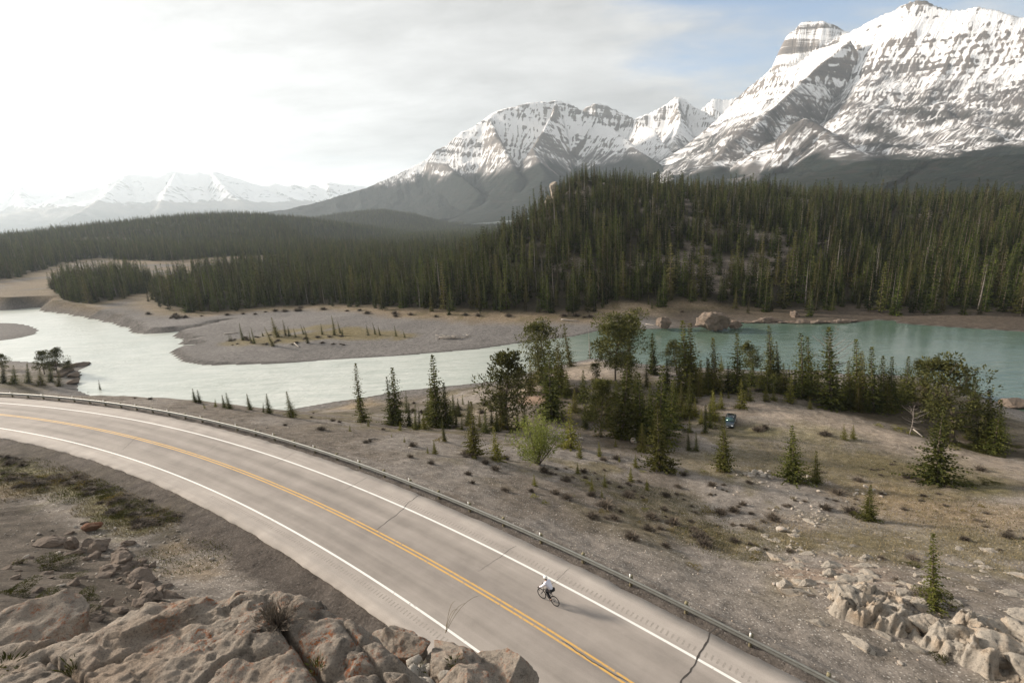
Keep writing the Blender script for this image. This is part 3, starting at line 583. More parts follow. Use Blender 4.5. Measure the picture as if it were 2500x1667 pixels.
def mountain(name, label, ridges, box, step, base, snowline, woodtop, seed, gully=1.0, lam=160., strata=1.0, snowy=0.62, woodfade=160., veil=(0, 0, 0), relief=1.0, tower=False):
    """heightfield grown from crest lines; box = (x0,x1,y0,y1)"""
    X = np.arange(box[0], box[1]+step, step); Y = np.arange(box[2], box[3]+step, step); gx, gy = np.meshgrid(X, Y); sh = gx.shape; x, y = gx.ravel(), gy.ravel()
    wx = x+18*fbm(x/160., y/160., oct=3, seed=seed+90); wy = y+18*fbm(x/160., y/160., oct=3, seed=seed+91)
    best = np.full(len(x), -1e9); S = np.zeros(len(x)); Dn = np.zeros(len(x)); Zc = np.zeros(len(x))
    for k, (pl, Lf, pw) in enumerate(ridges):
        q = [np.array(p) for p in pl]; d, Z, s, _ = seg_field(q, wx, wy)
        # ragged crest
        Z = Z+6*fbm(s/60., d*0, oct=3, seed=seed+k)*gully
        z = base+(Z-base)*np.exp(-(d/Lf)**pw)
        m = z > best; best = np.where(m, z, best); S = np.where(m, s+k*3000, S); Dn = np.where(m, d, Dn); Zc = np.where(m, Z, Zc)
    best = best+gully*34*fbm(x/420.+7, y/420., oct=3, seed=seed+3)*sstep(60, 420, Dn)*np.clip((best-base)/400., 0, 1)
    amp = sstep(0, 260, Dn)*np.clip((best-base)/300., 0, 1)
    gl = ridged((S+.25*Dn*fbm(x/300., y/300., oct=2, seed=seed+5))/lam, Dn/(lam*6), 4, seed+6, .55)
    z = best+gully*relief*amp*58*(gl-.55)+gully*14*fbm(x/70., y/70., oct=4, seed=seed+7)*np.clip((best-base)/200., 0, 1)*sstep(0, 60, Dn)
    t = (z+.12*x+46*fbm(x/210., y/210., oct=4, seed=seed+9))/(72.+14*np.sin(z/170.)); fr = t-np.floor(t); z = z+strata*12*(.45+1.3*fbm(x/260., y/260., oct=3, seed=seed+19))*(sstep(.2, .8, fr)-fr)*1.6*np.clip((z-snowline)/250., 0, 1)
    crag = (S >= (len(ridges)-1)*3000) & (np.abs(best-Zc) < 400) if tower else np.zeros(len(x), bool)
    z = np.where(crag, z+26*(ridged((x+.4*y)/70., (y-.4*x)/150., 4, seed+31)-.6)*sstep(0, 40, Dn)-18*sstep(.0, .3, np.abs(vnoise(x/55., y/55., None, seed+33)))*sstep(20, 90, Dn), z)
    zz = z.reshape(sh); gyv, gxv = np.gradient(zz, step); slope = np.hypot(gxv, gyv).ravel()
    lap = (np.roll(zz, 1, 0)+np.roll(zz, -1, 0)+np.roll(zz, 1, 1)+np.roll(zz, -1, 1)-4*zz).ravel()/step
    snowy = snowy+.20*np.sin((z+.12*x)/60.+2.5*fbm(x/420., y/420., oct=3, seed=seed+23))*sstep(.15, .5, (z-snowline)/(z.max()-snowline))
    alt = sstep(snowline-60, snowline+60, z+40*fbm(x/200., y/200., oct=3, seed=seed+12))
    snow = alt*np.clip(snowy+.12+.42*(0.95-slope)+.9*np.clip(lap, -.4, .4)+.25*sstep(.2, .9, (z-snowline)/(z.max()-snowline)), 0, 1.2)
    snow = np.where(crag, np.maximum(snow, .44), snow)
    wood = sstep(woodtop+woodfade, woodtop-woodfade*1.2, z+70*fbm(x/170., y/170., oct=4, seed=seed+13)-120*np.clip(.75-gl, -.3, .5))
    if veil[2]: wood = np.maximum(wood, veil[2]*sstep(veil[0], veil[1], z+90*fbm(x/240., y/240., oct=3, seed=seed+15))*(1+.5*fbm(x/90., y/90., oct=3, seed=seed+16)))
    idx = np.arange(len(x)).reshape(sh); Q = np.stack([idx[:-1, :-1], idx[:-1, 1:], idx[1:, 1:], idx[1:, :-1]], -1).reshape(-1, 4)
    keep = (z[Q] > base+1).any(1); Q = Q[keep]; used = np.zeros(len(x), bool); used[Q.ravel()] = True; re = np.cumsum(used)-1
    me = mesh(name, np.c_[x, y, z][used], re[Q], [MAT['mount']], smooth=True)
    for nm, v in (('snow', snow), ('wood', wood)):
        a = me.attributes.new(nm, 'FLOAT', 'POINT'); a.data.foreach_set('value', v[used].astype(np.float32))
    a = me.attributes.new('fall', 'FLOAT_VECTOR', 'POINT'); a.data.foreach_set('vector', np.c_[S, Dn, 0*S][used].astype(np.float32).ravel())
    o = obj(name, me); return tag(o, label, 'mountain', kind='structure')
def cr(l): return [at_d(x, y, D) for x, y, D in l]
def cr_line(l, a, Da, b, Db):                 # crest points on the straight line through two bearings
    A, B = at_d(a, 400, Da)[:2], at_d(b, 400, Db)[:2]; r_ = []
    for x, y in l:
        d = ray(x, y); M_ = np.array([[d[0], -(B-A)[0]], [d[1], -(B-A)[1]]]); t = np.linalg.solve(M_, A)[0]; r_.append(CAM+d*t)
    return r_
# right-hand massif with its tower
R_MAIN = cr_line([(1790,250),(1828,212),(1862,190),(1913,140),(1990,120),(2072,80),(2118,52),(2187,23),(2216,6),(2244,2),(2282,11),(2325,22),(2359,22),(2388,16),(2425,24),(2500,40),(2650,20),(2900,60)], 1790, 4150, 2900, 3500)
R_TOWER = cr([(1938,80,4000),(1957,57,4000),(1980,54,4000),(2006,53,3980),(2035,64,3980),(2062,80,3960)])
R_SPUR = cr([(2072,95,3600),(1990,170,3400),(1900,254,3100),(1840,300,2950),(1780,345,2800),(1740,395,2700)])
R_SPUR2 = cr([(2244,30,3500),(2230,140,3150),(2190,230,2800),(2160,300,2500)])
R_SPUR3 = cr([(2425,40,3400),(2420,110,3050),(2440,220,2700),(2400,310,2350)])
R_SPUR4 = cr([(2650,40,3300),(2640,200,2700),(2560,330,2200)])
R_DOME = cr([(1890,345,2700),(1930,305,2700),(1972,288,2650),(2020,312,2600),(2072,360,2500)])
R_FOOT = cr([(2150,392,1900),(2300,386,1900),(2500,380,1850),(2800,380,1800)])
mountain('snowy_mountain', 'huge snow-covered limestone mountain with grey rock bands', [(R_MAIN, 760, 1.0), (R_SPUR, 420, 1.1), (R_DOME, 330, 1.4), (R_FOOT, 600, 1.6), (R_TOWER, 205, 2.4)],
         (350, 3700, 500, 4700), 11.0, 10.0, 165, 185, 100, 1.0, 150., .35, .50, 50, (1000, 380, .60), .5, True)
# the long ridge in the middle
M_MAIN = cr([(640,520,4600),(700,511,4600),(780,492,4600),(850,471,4600),(905,455,4600),(960,430,4600),(1000,409,4600),(1042,388,4600),(1061,367,4600),(1088,354,4600),(1126,323,4600),(1172,298,4600),(1195,279,4600),(1230,264,4600),(1268,254,4600),(1306,247,4600),(1337,249,4600),(1360,243,4600),(1383,249,4600),(1421,270,4550),(1459,285,4500),(1520,330,4200),(1560,370,3900),(1620,410,3600)])
M_B = cr([(1421,272,4900),(1432,260,4900),(1455,249,4900),(1482,256,4900),(1517,274,4900),(1555,291,4800),(1589,312,4600),(1620,350,4300),(1650,390,4000)])
M_S1 = cr([(1195,285,4550),(1215,330,4150),(1240,380,3750),(1265,430,3400)])
M_S2 = cr([(1360,250,4550),(1330,310,4100),(1300,360,3700),(1330,420,3300)])
M_S3 = cr([(1042,392,4500),(1090,400,4200),(1130,430,3900),(1170,470,3500)])
mountain('ridge_mountain', 'long snow-capped mountain ridge rising behind the wooded knoll', [(M_MAIN, 640, 1.0), (M_B, 520, 1.0), (M_S1, 330, 1.1), (M_S2, 360, 1.1), (M_S3, 260, 1.1)], (-2700, 1700, 2500, 5600), 15.0, 12.0, 380, 415, 200, .9, 170., .4, .56, 70, (680, 430, .52), .8)
P_MAIN = cr([(1480,330,5400),(1566,281,5400),(1597,270,5400),(1628,253,5400),(1647,236,5400),(1666,236,5400),(1685,254,5400),(1719,270,5300),(1750,291,5200),(1779,310,5100),(1830,360,4800)])
P_S = cr([(1655,240,5350),(1660,300,4700),(1640,340,4300),(1680,390,3900)])
P_BACK = cr([(1690,285,6300),(1716,262,6300),(1742,238,6300),(1777,242,6300),(1800,236,6300),(1850,270,6300)])
mountain('pyramid_peak', 'white pyramid peak between the two bigger mountains', [(P_MAIN, 620, 1.0), (P_S, 380, 1.1), (P_BACK, 560, 1.0)], (500, 3200, 3300, 7000), 16.0, 12.0, 400, 470, 300, .9, 190., .8, .76, 70, (760, 480, .58), .7)
F_MAIN = cr([(90,500,14000),(170,470,14000),(187,467,14000),(251,456,14000),(276,437,14000),(306,425,14000),(366,429,14000),(387,431,14000),(408,418,14000),(429,417,14000),(459,425,14000),(485,419,14000),(502,425,14000),(519,416,14000),(553,429,14000),(595,439,14000),(616,448,14000),(650,453,14500),(672,446,14500),(697,455,15000),(719,449,15000),(748,459,15000),(761,448,15000),(787,460,15000),(801,443,15000),(833,450,15000),(889,454,15000),(930,470,15000),(1040,480,15000)])
F_S = [cr([(306,428,13900),(250,480,12400),(180,530,11200)]), cr([(519,420,13900),(560,470,12400),(620,520,11200)]), cr([(429,420,13900),(400,480,12200),(380,530,11000)])]
mountain('far_range', 'pale hazy snow range far beyond the wooded hills', [(F_MAIN, 1900, 1.0)]+[(s_, 900, 1.1) for s_ in F_S], (-11500, -1500, 8800, 15900), 60.0, 16.0, 800, 620, 400, 2.2, 520., 1.5, .70, 260)
G_MAIN = cr([(-300,470,17500),(-160,440,17500),(-60,455,17500),(0,444,17500),(17,440,17500),(30,446,17500),(40,436,17500),(77,448,17500),(106,459,17500),(132,454,17500),(170,467,17500),(260,490,17500)])
mountain('farthest_range', 'faint snow range at the far edge of the valley', [(G_MAIN, 1900, 1.0), (cr([(40,440,17400),(60,500,15600),(90,540,14500)]), 900, 1.1)], (-17500, -8500, 8500, 15500), 80.0, 16.0, 900, 700, 500, 2.2, 560., 1.4, .72, 260)
def build_haze():
    m = bpy.data.materials.new('valley_haze'); m.use_nodes = True; N = m.node_tree.nodes; L = m.node_tree.links; N.clear()
    o = N.new('ShaderNodeOutputMaterial'); v = N.new('ShaderNodeVolumePrincipled'); L.new(v.outputs[0], o.inputs['Volume'])
    v.inputs['Color'].default_value = (.80, .91, 1.0, 1); v.inputs['Density'].default_value = 6.5e-5; v.inputs['Anisotropy'].default_value = .25
    b = MB().box((-2000, 8000, 900), (46000, 26000, 1806)); me = b.me('haze', [m])
    tag(obj('haze', me), 'thin blue-grey haze filling the valley', 'haze', kind='stuff')
build_haze()
# ================================================================== highway
def asphalt_mat():
    m, N, L, b = newmat('worn_asphalt'); p = wpos(N); uv = attr(N, 'lane').outputs['Vector']
    sep = N.new('ShaderNodeSeparateXYZ'); L.new(uv, sep.inputs[0])
    ab = mth(N, L, 'ABSOLUTE', sep.outputs[0])
    # tyre-polished tracks and paler, less used shoulders
    tr = ramp(N, L, mth(N, L, 'DIVIDE', ab, 7.0), [(0.0, (.245, .217, .193)), (.10, (.275, .243, .217)), (.20, (.305, .27, .24)), (.28, (.26, .23, .204)), (.38, (.305, .27, .24)), (.47, (.305, .27, .24)), (.53, (.36, .32, .285)), (.75, (.37, .33, .295))])
    mp = N.new('ShaderNodeMapping'); mp.inputs['Scale'].default_value = (1.2, .06, 1); L.new(uv, mp.inputs[0]); st = ntex(N, L, 1.0, 5, .6, mp.outputs[0])
    n1 = ntex(N, L, .35, 5, .65, p); n2 = ntex(N, L, 22., 4, .8, p)
    f = mth(N, L, 'ADD', mth(N, L, 'MULTIPLY', st, .75), mth(N, L, 'MULTIPLY', n1, .65)); f = mth(N, L, 'ADD', f, mth(N, L, 'MULTIPLY', n2, .75)); f = mth(N, L, 'SUBTRACT', f, .13)
    sc = N.new('ShaderNodeVectorMath'); sc.operation = 'SCALE'; L.new(tr, sc.inputs[0]); L.new(f, sc.inputs['Scale'])
    L.new(sc.outputs[0], b.inputs['Base Color']); b.inputs['Roughness'].default_value = .88; b.inputs['Specular IOR Level'].default_value = .25
    bump(N, L, b, n2, .25, .02); return m
MAT['asphalt'] = asphalt_mat()
def paint(name, c, wear):
    m, N, L, b = newmat(name); p = wpos(N); n = ntex(N, L, 3.2, 7, .75, p); r = N.new('ShaderNodeMapRange'); L.new(n, r.inputs[0]); r.inputs[1].default_value = wear; r.inputs[2].default_value = wear+.10
    L.new(mixc(N, L, r.outputs[0], c, (.24, .21, .19)), b.inputs['Base Color']); b.inputs['Roughness'].default_value = .7; return m
MAT['white_paint'] = paint('white_road_paint', (.72, .70, .66), .60); MAT['yellow_paint'] = paint('yellow_road_paint', (.56, .33, .085), .55)
MAT['tar'] = simple('crack_tar', (.055, .048, .043), .8, .3, 4); MAT['groove'] = simple('milled_groove', (.285, .252, .224), .95, .3, 8)
def strip(name, s0, s1, o0, o1, z, mat, parent=None, ds=.5, nO=1, wob=0.0, seed=0, thick=0.0):
    S = np.arange(s0, s1+ds/2, ds); O = np.linspace(0, 1, nO+1); V = []; LV = []
    w0 = wob*fbm(S/1.3, S*0, oct=4, seed=seed); w1 = wob*fbm(S/1.3, S*0+9, oct=4, seed=seed+5)
    for k, t in enumerate(O):
        off = (o0+w0)*(1-t)+(o1+w1)*t; P = road_xy(S, off); V.append(np.c_[P, np.full(len(S), z)]); LV.append(np.c_[off, S, 0*S])
    n = len(S); V = np.concatenate(V); LV = np.concatenate(LV)
    Q = [(k*n+i, k*n+i+1, (k+1)*n+i+1, (k+1)*n+i) for k in range(nO) for i in range(n-1)]
    if thick:
        m0 = len(V); V = np.r_[V, V[:n]-(0, 0, thick), V[nO*n:(nO+1)*n]-(0, 0, thick)]; LV = np.r_[LV, LV[:n], LV[nO*n:(nO+1)*n]]
        Q += [(i+1, i, m0+i, m0+i+1) for i in range(n-1)]+[(nO*n+i, nO*n+i+1, m0+n+i+1, m0+n+i) for i in range(n-1)]
    me = mesh(name, V, np.array(Q), [mat]); a = me.attributes.new('lane', 'FLOAT_VECTOR', 'POINT'); a.data.foreach_set('vector', LV.astype(np.float32).ravel())
    return obj(name, me, parent)
S0, S1 = -44.0, float(_s[-1]+29)
ROADO = tag(strip('road', S0, S1, -5.15, 5.45, ROAD_Z, MAT['asphalt'], None, .25, 14, .13, 3, .16), 'two-lane grey highway curving along the river bank', 'road', kind='structure')
strip('edge_line', S0, S1, 3.36, 3.52, ROAD_Z+.004, MAT['white_paint'], ROADO); strip('edge_line', S0, S1, -3.40, -3.25, ROAD_Z+.004, MAT['white_paint'], ROADO)
strip('centre_line', S0, S1, -.20, -.075, ROAD_Z+.004, MAT['yellow_paint'], ROADO); strip('centre_line', S0, S1, .075, .20, ROAD_Z+.004, MAT['yellow_paint'], ROADO)
def rumble():
    for side, a, b in ((1, 3.78, 4.16), (-1, -4.1, -3.75)):
        B = MB(); S = np.arange(38 if side > 0 else 52, S1, .30)
        for s_ in S:
            w = .05; o = np.array([a, b, b, a])+random.uniform(-.03, .03); ss = np.array([s_-w, s_-w, s_+w, s_+w])*1.0
            P = road_xy(ss, o); B.add(np.c_[P, np.full(4, ROAD_Z+.003)], Q=[(0, 1, 2, 3)])
        tag(obj('rumble_strip', B.me('rumble_strip', [MAT['groove']]), ROADO), kind='stuff')
rumble()
def crack(pts, w, seed, mat='tar', z=.0065):
    P = np.array([at_z(x, y, ROAD_Z)[:2] for x, y in pts]); d = np.r_[0, np.cumsum(np.linalg.norm(np.diff(P, axis=0), axis=1))]; T = np.arange(0, d[-1], .12)
    C = np.c_[np.interp(T, d, P[:, 0]), np.interp(T, d, P[:, 1])]; t = np.gradient(C, axis=0); t /= np.linalg.norm(t, axis=1)[:, None]; n = np.c_[-t[:, 1], t[:, 0]]
    C = C+n*(.10*fbm(T/.6, T*0, oct=4, seed=seed))[:, None]; W = w*(.65+.8*np.abs(fbm(T/.5, T*0+4, oct=3, seed=seed+2)))*np.interp(T, [0, .4, d[-1]-.5, d[-1]], [.3, 1, 1, .2])
    V = np.r_[np.c_[C+n*W[:, None], np.full(len(T), ROAD_Z+z)], np.c_[C-n*W[:, None], np.full(len(T), ROAD_Z+z)]]; k = len(T)
    obj('crack_seal', mesh('crack_seal', V, np.array([(k+i, k+i+1, i+1, i) for i in range(k-1)]), [MAT[mat]]), ROADO)
crack(zq((1500,1400),5.8725,[(1480,760),(1380,860),(1310,1000),(1240,1130),(1180,1230),(1120,1330),(960,1550),(880,1640)]), .05, 1)
crack(q3([(1940,695),(1880,735),(1850,768),(1800,810),(1725,868)]), .028, 2); crack(q3([(1690,622),(1640,648),(1575,685)]), .022, 3); crack(q3([(1360,505),(1300,540),(1240,570)]), .02, 4); crack(q4([(265,1035),(200,1100),(120,1160)]), .010, 5)
crack(q3([(640,430),(620,445),(590,470),(560,500)]), .018, 7); crack(q3([(1000,470),(960,500),(900,530)]), .015, 8); crack(q4([(20,935),(-60,990),(-160,1060)]), .014, 9)
crack(q4([(225,1370),(330,1440),(420,1500),(545,1567)]), .030, 6)
# ------------------------------------------------------------------ crash barrier
MAT['zinc'] = simple('galvanised_steel', (.17, .17, .155), .5, .15, 3, .45, .5); MAT['post'] = simple('treated_timber', (.19, .165, .10), .85, .3, 6); MAT['reflector'] = simple('white_delineator', (.8, .8, .78), .4, .05, 3)
def guardrail():
    root = thing('guardrail', 'steel crash barrier on timber posts along the river side of the highway', 'guardrail', (*RC[60], ROAD_Z-.1))
    inv = np.array(root.location)
    O = 5.86
    prof = np.array([(0, .40), (-.075, .44), (-.075, .50), (-.012, .545), (-.012, .585), (-.075, .63), (-.075, .69), (0, .73)]); th = prof+np.array((.022, 0)); ring = np.r_[prof, th[::-1]]
    S = np.arange(S0, S1, 1.0); n = len(ring); V = []
    for o_, z_ in ring: V.append(np.c_[road_xy(S, np.full(len(S), O+o_)), np.full(len(S), ROAD_Z-.1+z_)])
    V = np.stack(V, 1).reshape(-1, 3)-inv
    Q = [(i*n+k, i*n+(k+1) % n, (i+1)*n+(k+1) % n, (i+1)*n+k) for i in range(len(S)-1) for k in range(n)]
    # one beam per 7.62 m panel, lapped at the joints
    per = 8; k0 = 0
    while k0 < len(S)-1:
        k1 = min(k0+per, len(S)-1); loc = [(a-k0*n, b-k0*n, c-k0*n, d-k0*n) for a, b, c, d in Q[k0*n:k1*n]]
        obj('rail', mesh('rail', V[k0*n:(k1+1)*n], np.array(loc), [MAT['zinc']]), root); k0 = k1
    pm = MB().box((0, 0, .30), (.17, .17, .95)).me('post', [MAT['post']]); bm = MB().box((0, 0, .575), (.12, .13, .30)).me('spacer_block', [MAT['post']]); rm = MB().box((0, 0, .84), (.08, .03, .24)).me('reflector', [MAT['reflector']])
    for i, s_ in enumerate(np.arange(S0+1.3, S1-1, 3.42)):
        p = road_xy(np.array([s_]*2), np.array([O+.20, O+.055])); t = np.interp(s_, RS, np.arange(len(RS))); a = math.atan2(RT[int(t)][1], RT[int(t)][0])
        po = obj('post', pm, root, (p[0][0]-inv[0], p[0][1]-inv[1], 0), (0, 0, a)); obj('spacer_block', bm, root, (p[1][0]-inv[0], p[1][1]-inv[1], 0), (0, 0, a))
        if i % 2 == 0: obj('reflector', rm, root, (p[1][0]-inv[0], p[1][1]-inv[1], 0), (0, 0, a))
guardrail()
# ================================================================== rocks
def rock_mat(name, base, dark, pale, sc=1.0, lichen=0.0, warm=(.36, .25, .18)):
    m, N, L, b = newmat(name); v = ocoord(N); 
    n1 = ntex(N, L, 2.2*sc, 9, .68, v, .3); n2 = ntex(N, L, 11*sc, 7, .75, v); n3 = ntex(N, L, .8*sc, 4, .6, v)
    col = ramp(N, L, n1, [(.33, dark), (.44, base), (.58, base), (.72, pale)])
    col = mixc(N, L, mth(N, L, 'MULTIPLY', ramp(N, L, n3, [(.45, (0, 0, 0)), (.62, (1, 1, 1))]), .55), col, warm)
    col = mixc(N, L, mth(N, L, 'MULTIPLY', ramp(N, L, n2, [(.30, (1, 1, 1)), (.45, (0, 0, 0))]), .6), col, dark)
    n4 = ntex(N, L, 55*sc, 4, .8, v); col = mixc(N, L, mth(N, L, 'MULTIPLY', ramp(N, L, n4, [(.34, (1, 1, 1)), (.47, (0, 0, 0))]), .75), col, dark)
    col = mixc(N, L, mth(N, L, 'MULTIPLY', ramp(N, L, n4, [(.58, (0, 0, 0)), (.70, (1, 1, 1))]), .5), col, pale)
    if lichen:
        la = ntex(N, L, 3.5*sc, 5, .7, v); lb = ntex(N, L, 24*sc, 5, .7, v)
        lm = mth(N, L, 'MULTIPLY', ramp(N, L, la, [(.47, (0, 0, 0)), (.60, (1, 1, 1))]), ramp(N, L, lb, [(.50, (0, 0, 0)), (.57, (1, 1, 1))]))
        at = attr(N, 'lichen').outputs['Fac']
        lm = mth(N, L, 'MULTIPLY', lm, mth(N, L, 'MULTIPLY', at, lichen))
        col = mixc(N, L, lm, col, ramp(N, L, n2, [(.35, (.16, .045, .018)), (.65, (.33, .115, .035))]))
    L.new(col, b.inputs['Base Color']); b.inputs['Roughness'].default_value = .93; b.inputs['Specular IOR Level'].default_value = .15
    bump(N, L, b, mth(N, L, 'ADD', n1, mth(N, L, 'MULTIPLY', n2, .6)), 1.0, .09/sc); return m
MAT['ledge'] = rock_mat('lichened_limestone', (.265, .226, .187), (.06, .053, .047), (.42, .37, .31), 1.4, 1.0, (.29, .215, .155))
MAT['cutrock'] = rock_mat('brown_limestone', (.165, .13, .105), (.055, .047, .04), (.28, .232, .188), .6, 0, (.20, .145, .105))
MAT['outcrop'] = rock_mat('pale_limestone', (.31, .275, .232), (.05, .045, .04), (.56, .50, .43), .7, 0, (.40, .29, .19))
MAT['stone'] = rock_mat('field_stone', (.38, .345, .30), (.20, .175, .15), (.54, .50, .45), 1.2)
MAT['rust'] = rock_mat('rusty_stone', (.15, .07, .04), (.06, .03, .02), (.20, .10, .055), 1.2)
_ico = {}
def ico(sub):
    if sub not in _ico:
        bm = bmesh.new(); bmesh.ops.create_icosphere(bm, subdivisions=sub, radius=1.0); bm.verts.ensure_lookup_table()
        _ico[sub] = (np.array([v.co[:] for v in bm.verts]), np.array([[v.index for v in f.verts] for f in bm.faces])); bm.free()
    return _ico[sub]
def rock_mesh(name, size, seed, sub, mat, cuts=9, rough=.10, fine=.03, strata=0.0, dip=(.3, .2, 1.), lichen=0.0):
    V, T = ico(sub); V = V.copy(); r = np.random.default_rng(seed)
    for i in range(cuts):
        n = r.normal(size=3); n /= np.linalg.norm(n); h = r.uniform(.45, .85); d = V@n; V = V-np.clip(d-h, 0, None)[:, None]*n
    P = V*np.array(size); u = P/max(size); nr = V/np.linalg.norm(V, axis=1)[:, None]; sz = np.array(size).mean()
    d = rough*fbm(u[:, 0]*1.6+seed, u[:, 1]*1.6, u[:, 2]*1.6, 4, seed)+fine*fbm(u[:, 0]*7, u[:, 1]*7+seed, u[:, 2]*7, 4, seed+3)
    if strata:
        dp = np.array(dip)/np.linalg.norm(dip); q = P@dp/sz*5+.8*fbm(u[:, 0]*2, u[:, 1]*2, u[:, 2]*2, 3, seed+8); d = d+strata*(vnoise(q, q*0+seed)+.6*vnoise(q*2.7, q*0+seed+3))
    P = P+nr*(d*sz)[:, None]
    me = mesh(name, P, T, [MAT[mat]], smooth=False)
    if lichen:
        a = me.attributes.new('lichen', 'FLOAT', 'POINT'); a.data.foreach_set('value', np.full(len(P), lichen, np.float32))
    return me
def put_rock(name, label, cat, p, size, rz, seed, sub, mat, sink=.25, tilt=(0, 0), group=None, **kw):
    o = obj(name, rock_mesh(name, size, seed, sub, mat, **kw), None, (p[0], p[1], p[2]+size[2]*(1-2*sink)), (tilt[0], tilt[1], rz)); return tag(o, label, cat, group)
# the ledge at the photographer's feet
def ledge():
    zt = 41.55
    out = [at_z(x, y, zt)[:2] for x, y in q3([(-260,1430),(0,1375),(180,1345),(400,1303),(640,1232),(800,1202),(900,1168),(1000,1143),(1200,1138),(1350,1143),(1450,1168),(1540,1212),(1610,1262),(1700,1332),(1800,1392),(1860,1445),(1850,1530),(1780,1600),(1700,1760),(1200,1950),(300,1950),(-400,1950)])]
    poly = np.array(out); c = poly.mean(0); x0, x1, y0, y1 = poly[:, 0].min()-.9, poly[:, 0].max()+.9, poly[:, 1].min()-.6, poly[:, 1].max()+.9
    st = .0165; gx, gy = np.meshgrid(np.arange(x0, x1, st), np.arange(y0, y1, st)); sh = gx.shape; x, y = gx.ravel(), gy.ravel()
    d = poly_sd(poly, x+.05*fbm(x/.3, y/.3, oct=3, seed=71), y+.05*fbm(x/.3, y/.3, oct=3, seed=72))
    e = np.clip(.30-d, 0, None); z = zt-.55*e*e-1.6*np.clip(e-.30, 0, None)-5*np.clip(e-.6, 0, None)
    z = z+.09*fbm(x/1.1, y/1.1, oct=3, seed=73)
    rr = np.random.default_rng(6)                    # fracture facets at two sizes, each block with its own tilt
    for n_, tilt, off, wob in ((8, .07, .02, .16), (45, .05, .003, .08), (600, .11, .0012, .02)):
        sx_, sy_ = rr.uniform(x0, x1, n_), rr.uniform(y0, y1, n_); ga, gb, go = rr.normal(size=n_)*tilt, rr.normal(size=n_)*tilt, rr.normal(size=n_)*off
        xw = x+wob*fbm(x/.25, y/.25, oct=3, seed=90+n_); yw = y+wob*fbm(x/.25+5, y/.25, oct=3, seed=91+n_); b1 = np.full(len(x), 1e9); b2 = b1.copy(); id_ = np.zeros(len(x), int)
        for i_ in range(n_):
            q = (xw-sx_[i_])**2+((yw-sy_[i_])*1.5)**2; m1 = q < b1; b2 = np.where(m1, b1, np.minimum(b2, q)); id_ = np.where(m1, i_, id_); b1 = np.where(m1, q, b1)
        edge = np.sqrt(b2)-np.sqrt(b1); sc_ = math.sqrt((x1-x0)*(y1-y0)/n_)
        z = z+np.clip((x-sx_[id_])*ga[id_]+(y-sy_[id_])*gb[id_]+go[id_], -.5*sc_*tilt, .5*sc_*tilt)-.018*sc_*np.exp(-(edge/(.02*sc_+.004))**2)*sstep(-.1, .4, vnoise(x/.5+n_, y/.5, None, 95))
    z = z+.055*sstep(-.1, .5, fbm(x/.5+y/1.4, y/.5, oct=3, seed=78))
    z = z-.028*np.abs(fbm(x/.28+.5*y, y/.22, oct=4, seed=79, gain=.6))-.10*sstep(.12, .0, np.abs(fbm(x/.9+3, y/.7-x/1.5, oct=3, seed=80)))*.5
    z = z+.016*fbm(x/.06, y/.06, oct=3, seed=83, gain=.6)-.018*np.abs(fbm(x/.11+7, y/.09, oct=3, seed=84))
    st_ = (z+.18*x-.25*y)/.085+.8*fbm(x/.5, y/.5, oct=3, seed=81); z = z+.022*(sstep(.25, .75, st_-np.floor(st_))-(st_-np.floor(st_)))*2*sstep(-.1, .3, fbm(x/.8, y/.8, oct=2, seed=82))
    for pl, w, dp in ((q3([(1230,1210),(1310,1320),(1370,1390),(1440,1470),(1500,1567),(1560,1700)]), .020, .16), (q3([(190,1428),(260,1470),(330,1520),(380,1570),(420,1640)]), .016, .12), (q3([(1560,1260),(1680,1400),(1760,1520),(1770,1600)]), .012, .05), (q3([(300,1330),(420,1400),(600,1420),(760,1400)]), .02, .02)):
        pp = [at_z(a, b, zt)[:2] for a, b in pl]; q = np.full(len(x), 1e9)
        for a, b in zip(pp[:-1], pp[1:]):
            dd = b-a; t = np.clip(((x-a[0])*dd[0]+(y-a[1])*dd[1])/(dd@dd), 0, 1); q = np.minimum(q, np.hypot(x-a[0]-t*dd[0], y-a[1]-t*dd[1]))
        q = q*(1+.6*fbm(x/.12, y/.12, oct=3, seed=76)); z = z-dp*np.exp(-(q/w)**2)-dp*.25*np.exp(-(q/(w*5))**2)
    z = np.maximum(z, zt-3.0)
    idx = np.arange(len(x)).reshape(sh); Q = np.stack([idx[:-1, :-1], idx[:-1, 1:], idx[1:, 1:], idx[1:, :-1]], -1).reshape(-1, 4)
    Q = Q[(d[Q] > -1.0).any(1)]; used = np.zeros(len(x), bool); used[Q.ravel()] = True; re = np.cumsum(used)-1
    org = np.array((c[0], c[1], zt-1.5)); me = mesh('rock_ledge', (np.c_[x, y, z]-org)[used], re[Q], [MAT['ledge']], smooth=False)
    hot = np.zeros(len(x))
    for a, b, r in q3([(1050,1190,.55),(1250,1180,.5),(1350,1250,.45),(1450,1330,.4),(1300,1500,.5),(1420,1540,.5),(950,1230,.5),(1100,1300,.5),(1500,1230,.4),(1600,1400,.35),(800,1360,.25)]):
        p = at_z(a, b, zt); hot = np.maximum(hot, sstep(r, r*.3, np.hypot(x-p[0], y-p[1])))
    a = me.attributes.new('lichen', 'FLOAT', 'POINT'); a.data.foreach_set('value', (0.12+.9*hot)[used].astype(np.float32))
    tag(obj('rock_ledge', me, None, org), 'large weathered limestone ledge with orange lichen and dark cracks', 'rock')
ledge()
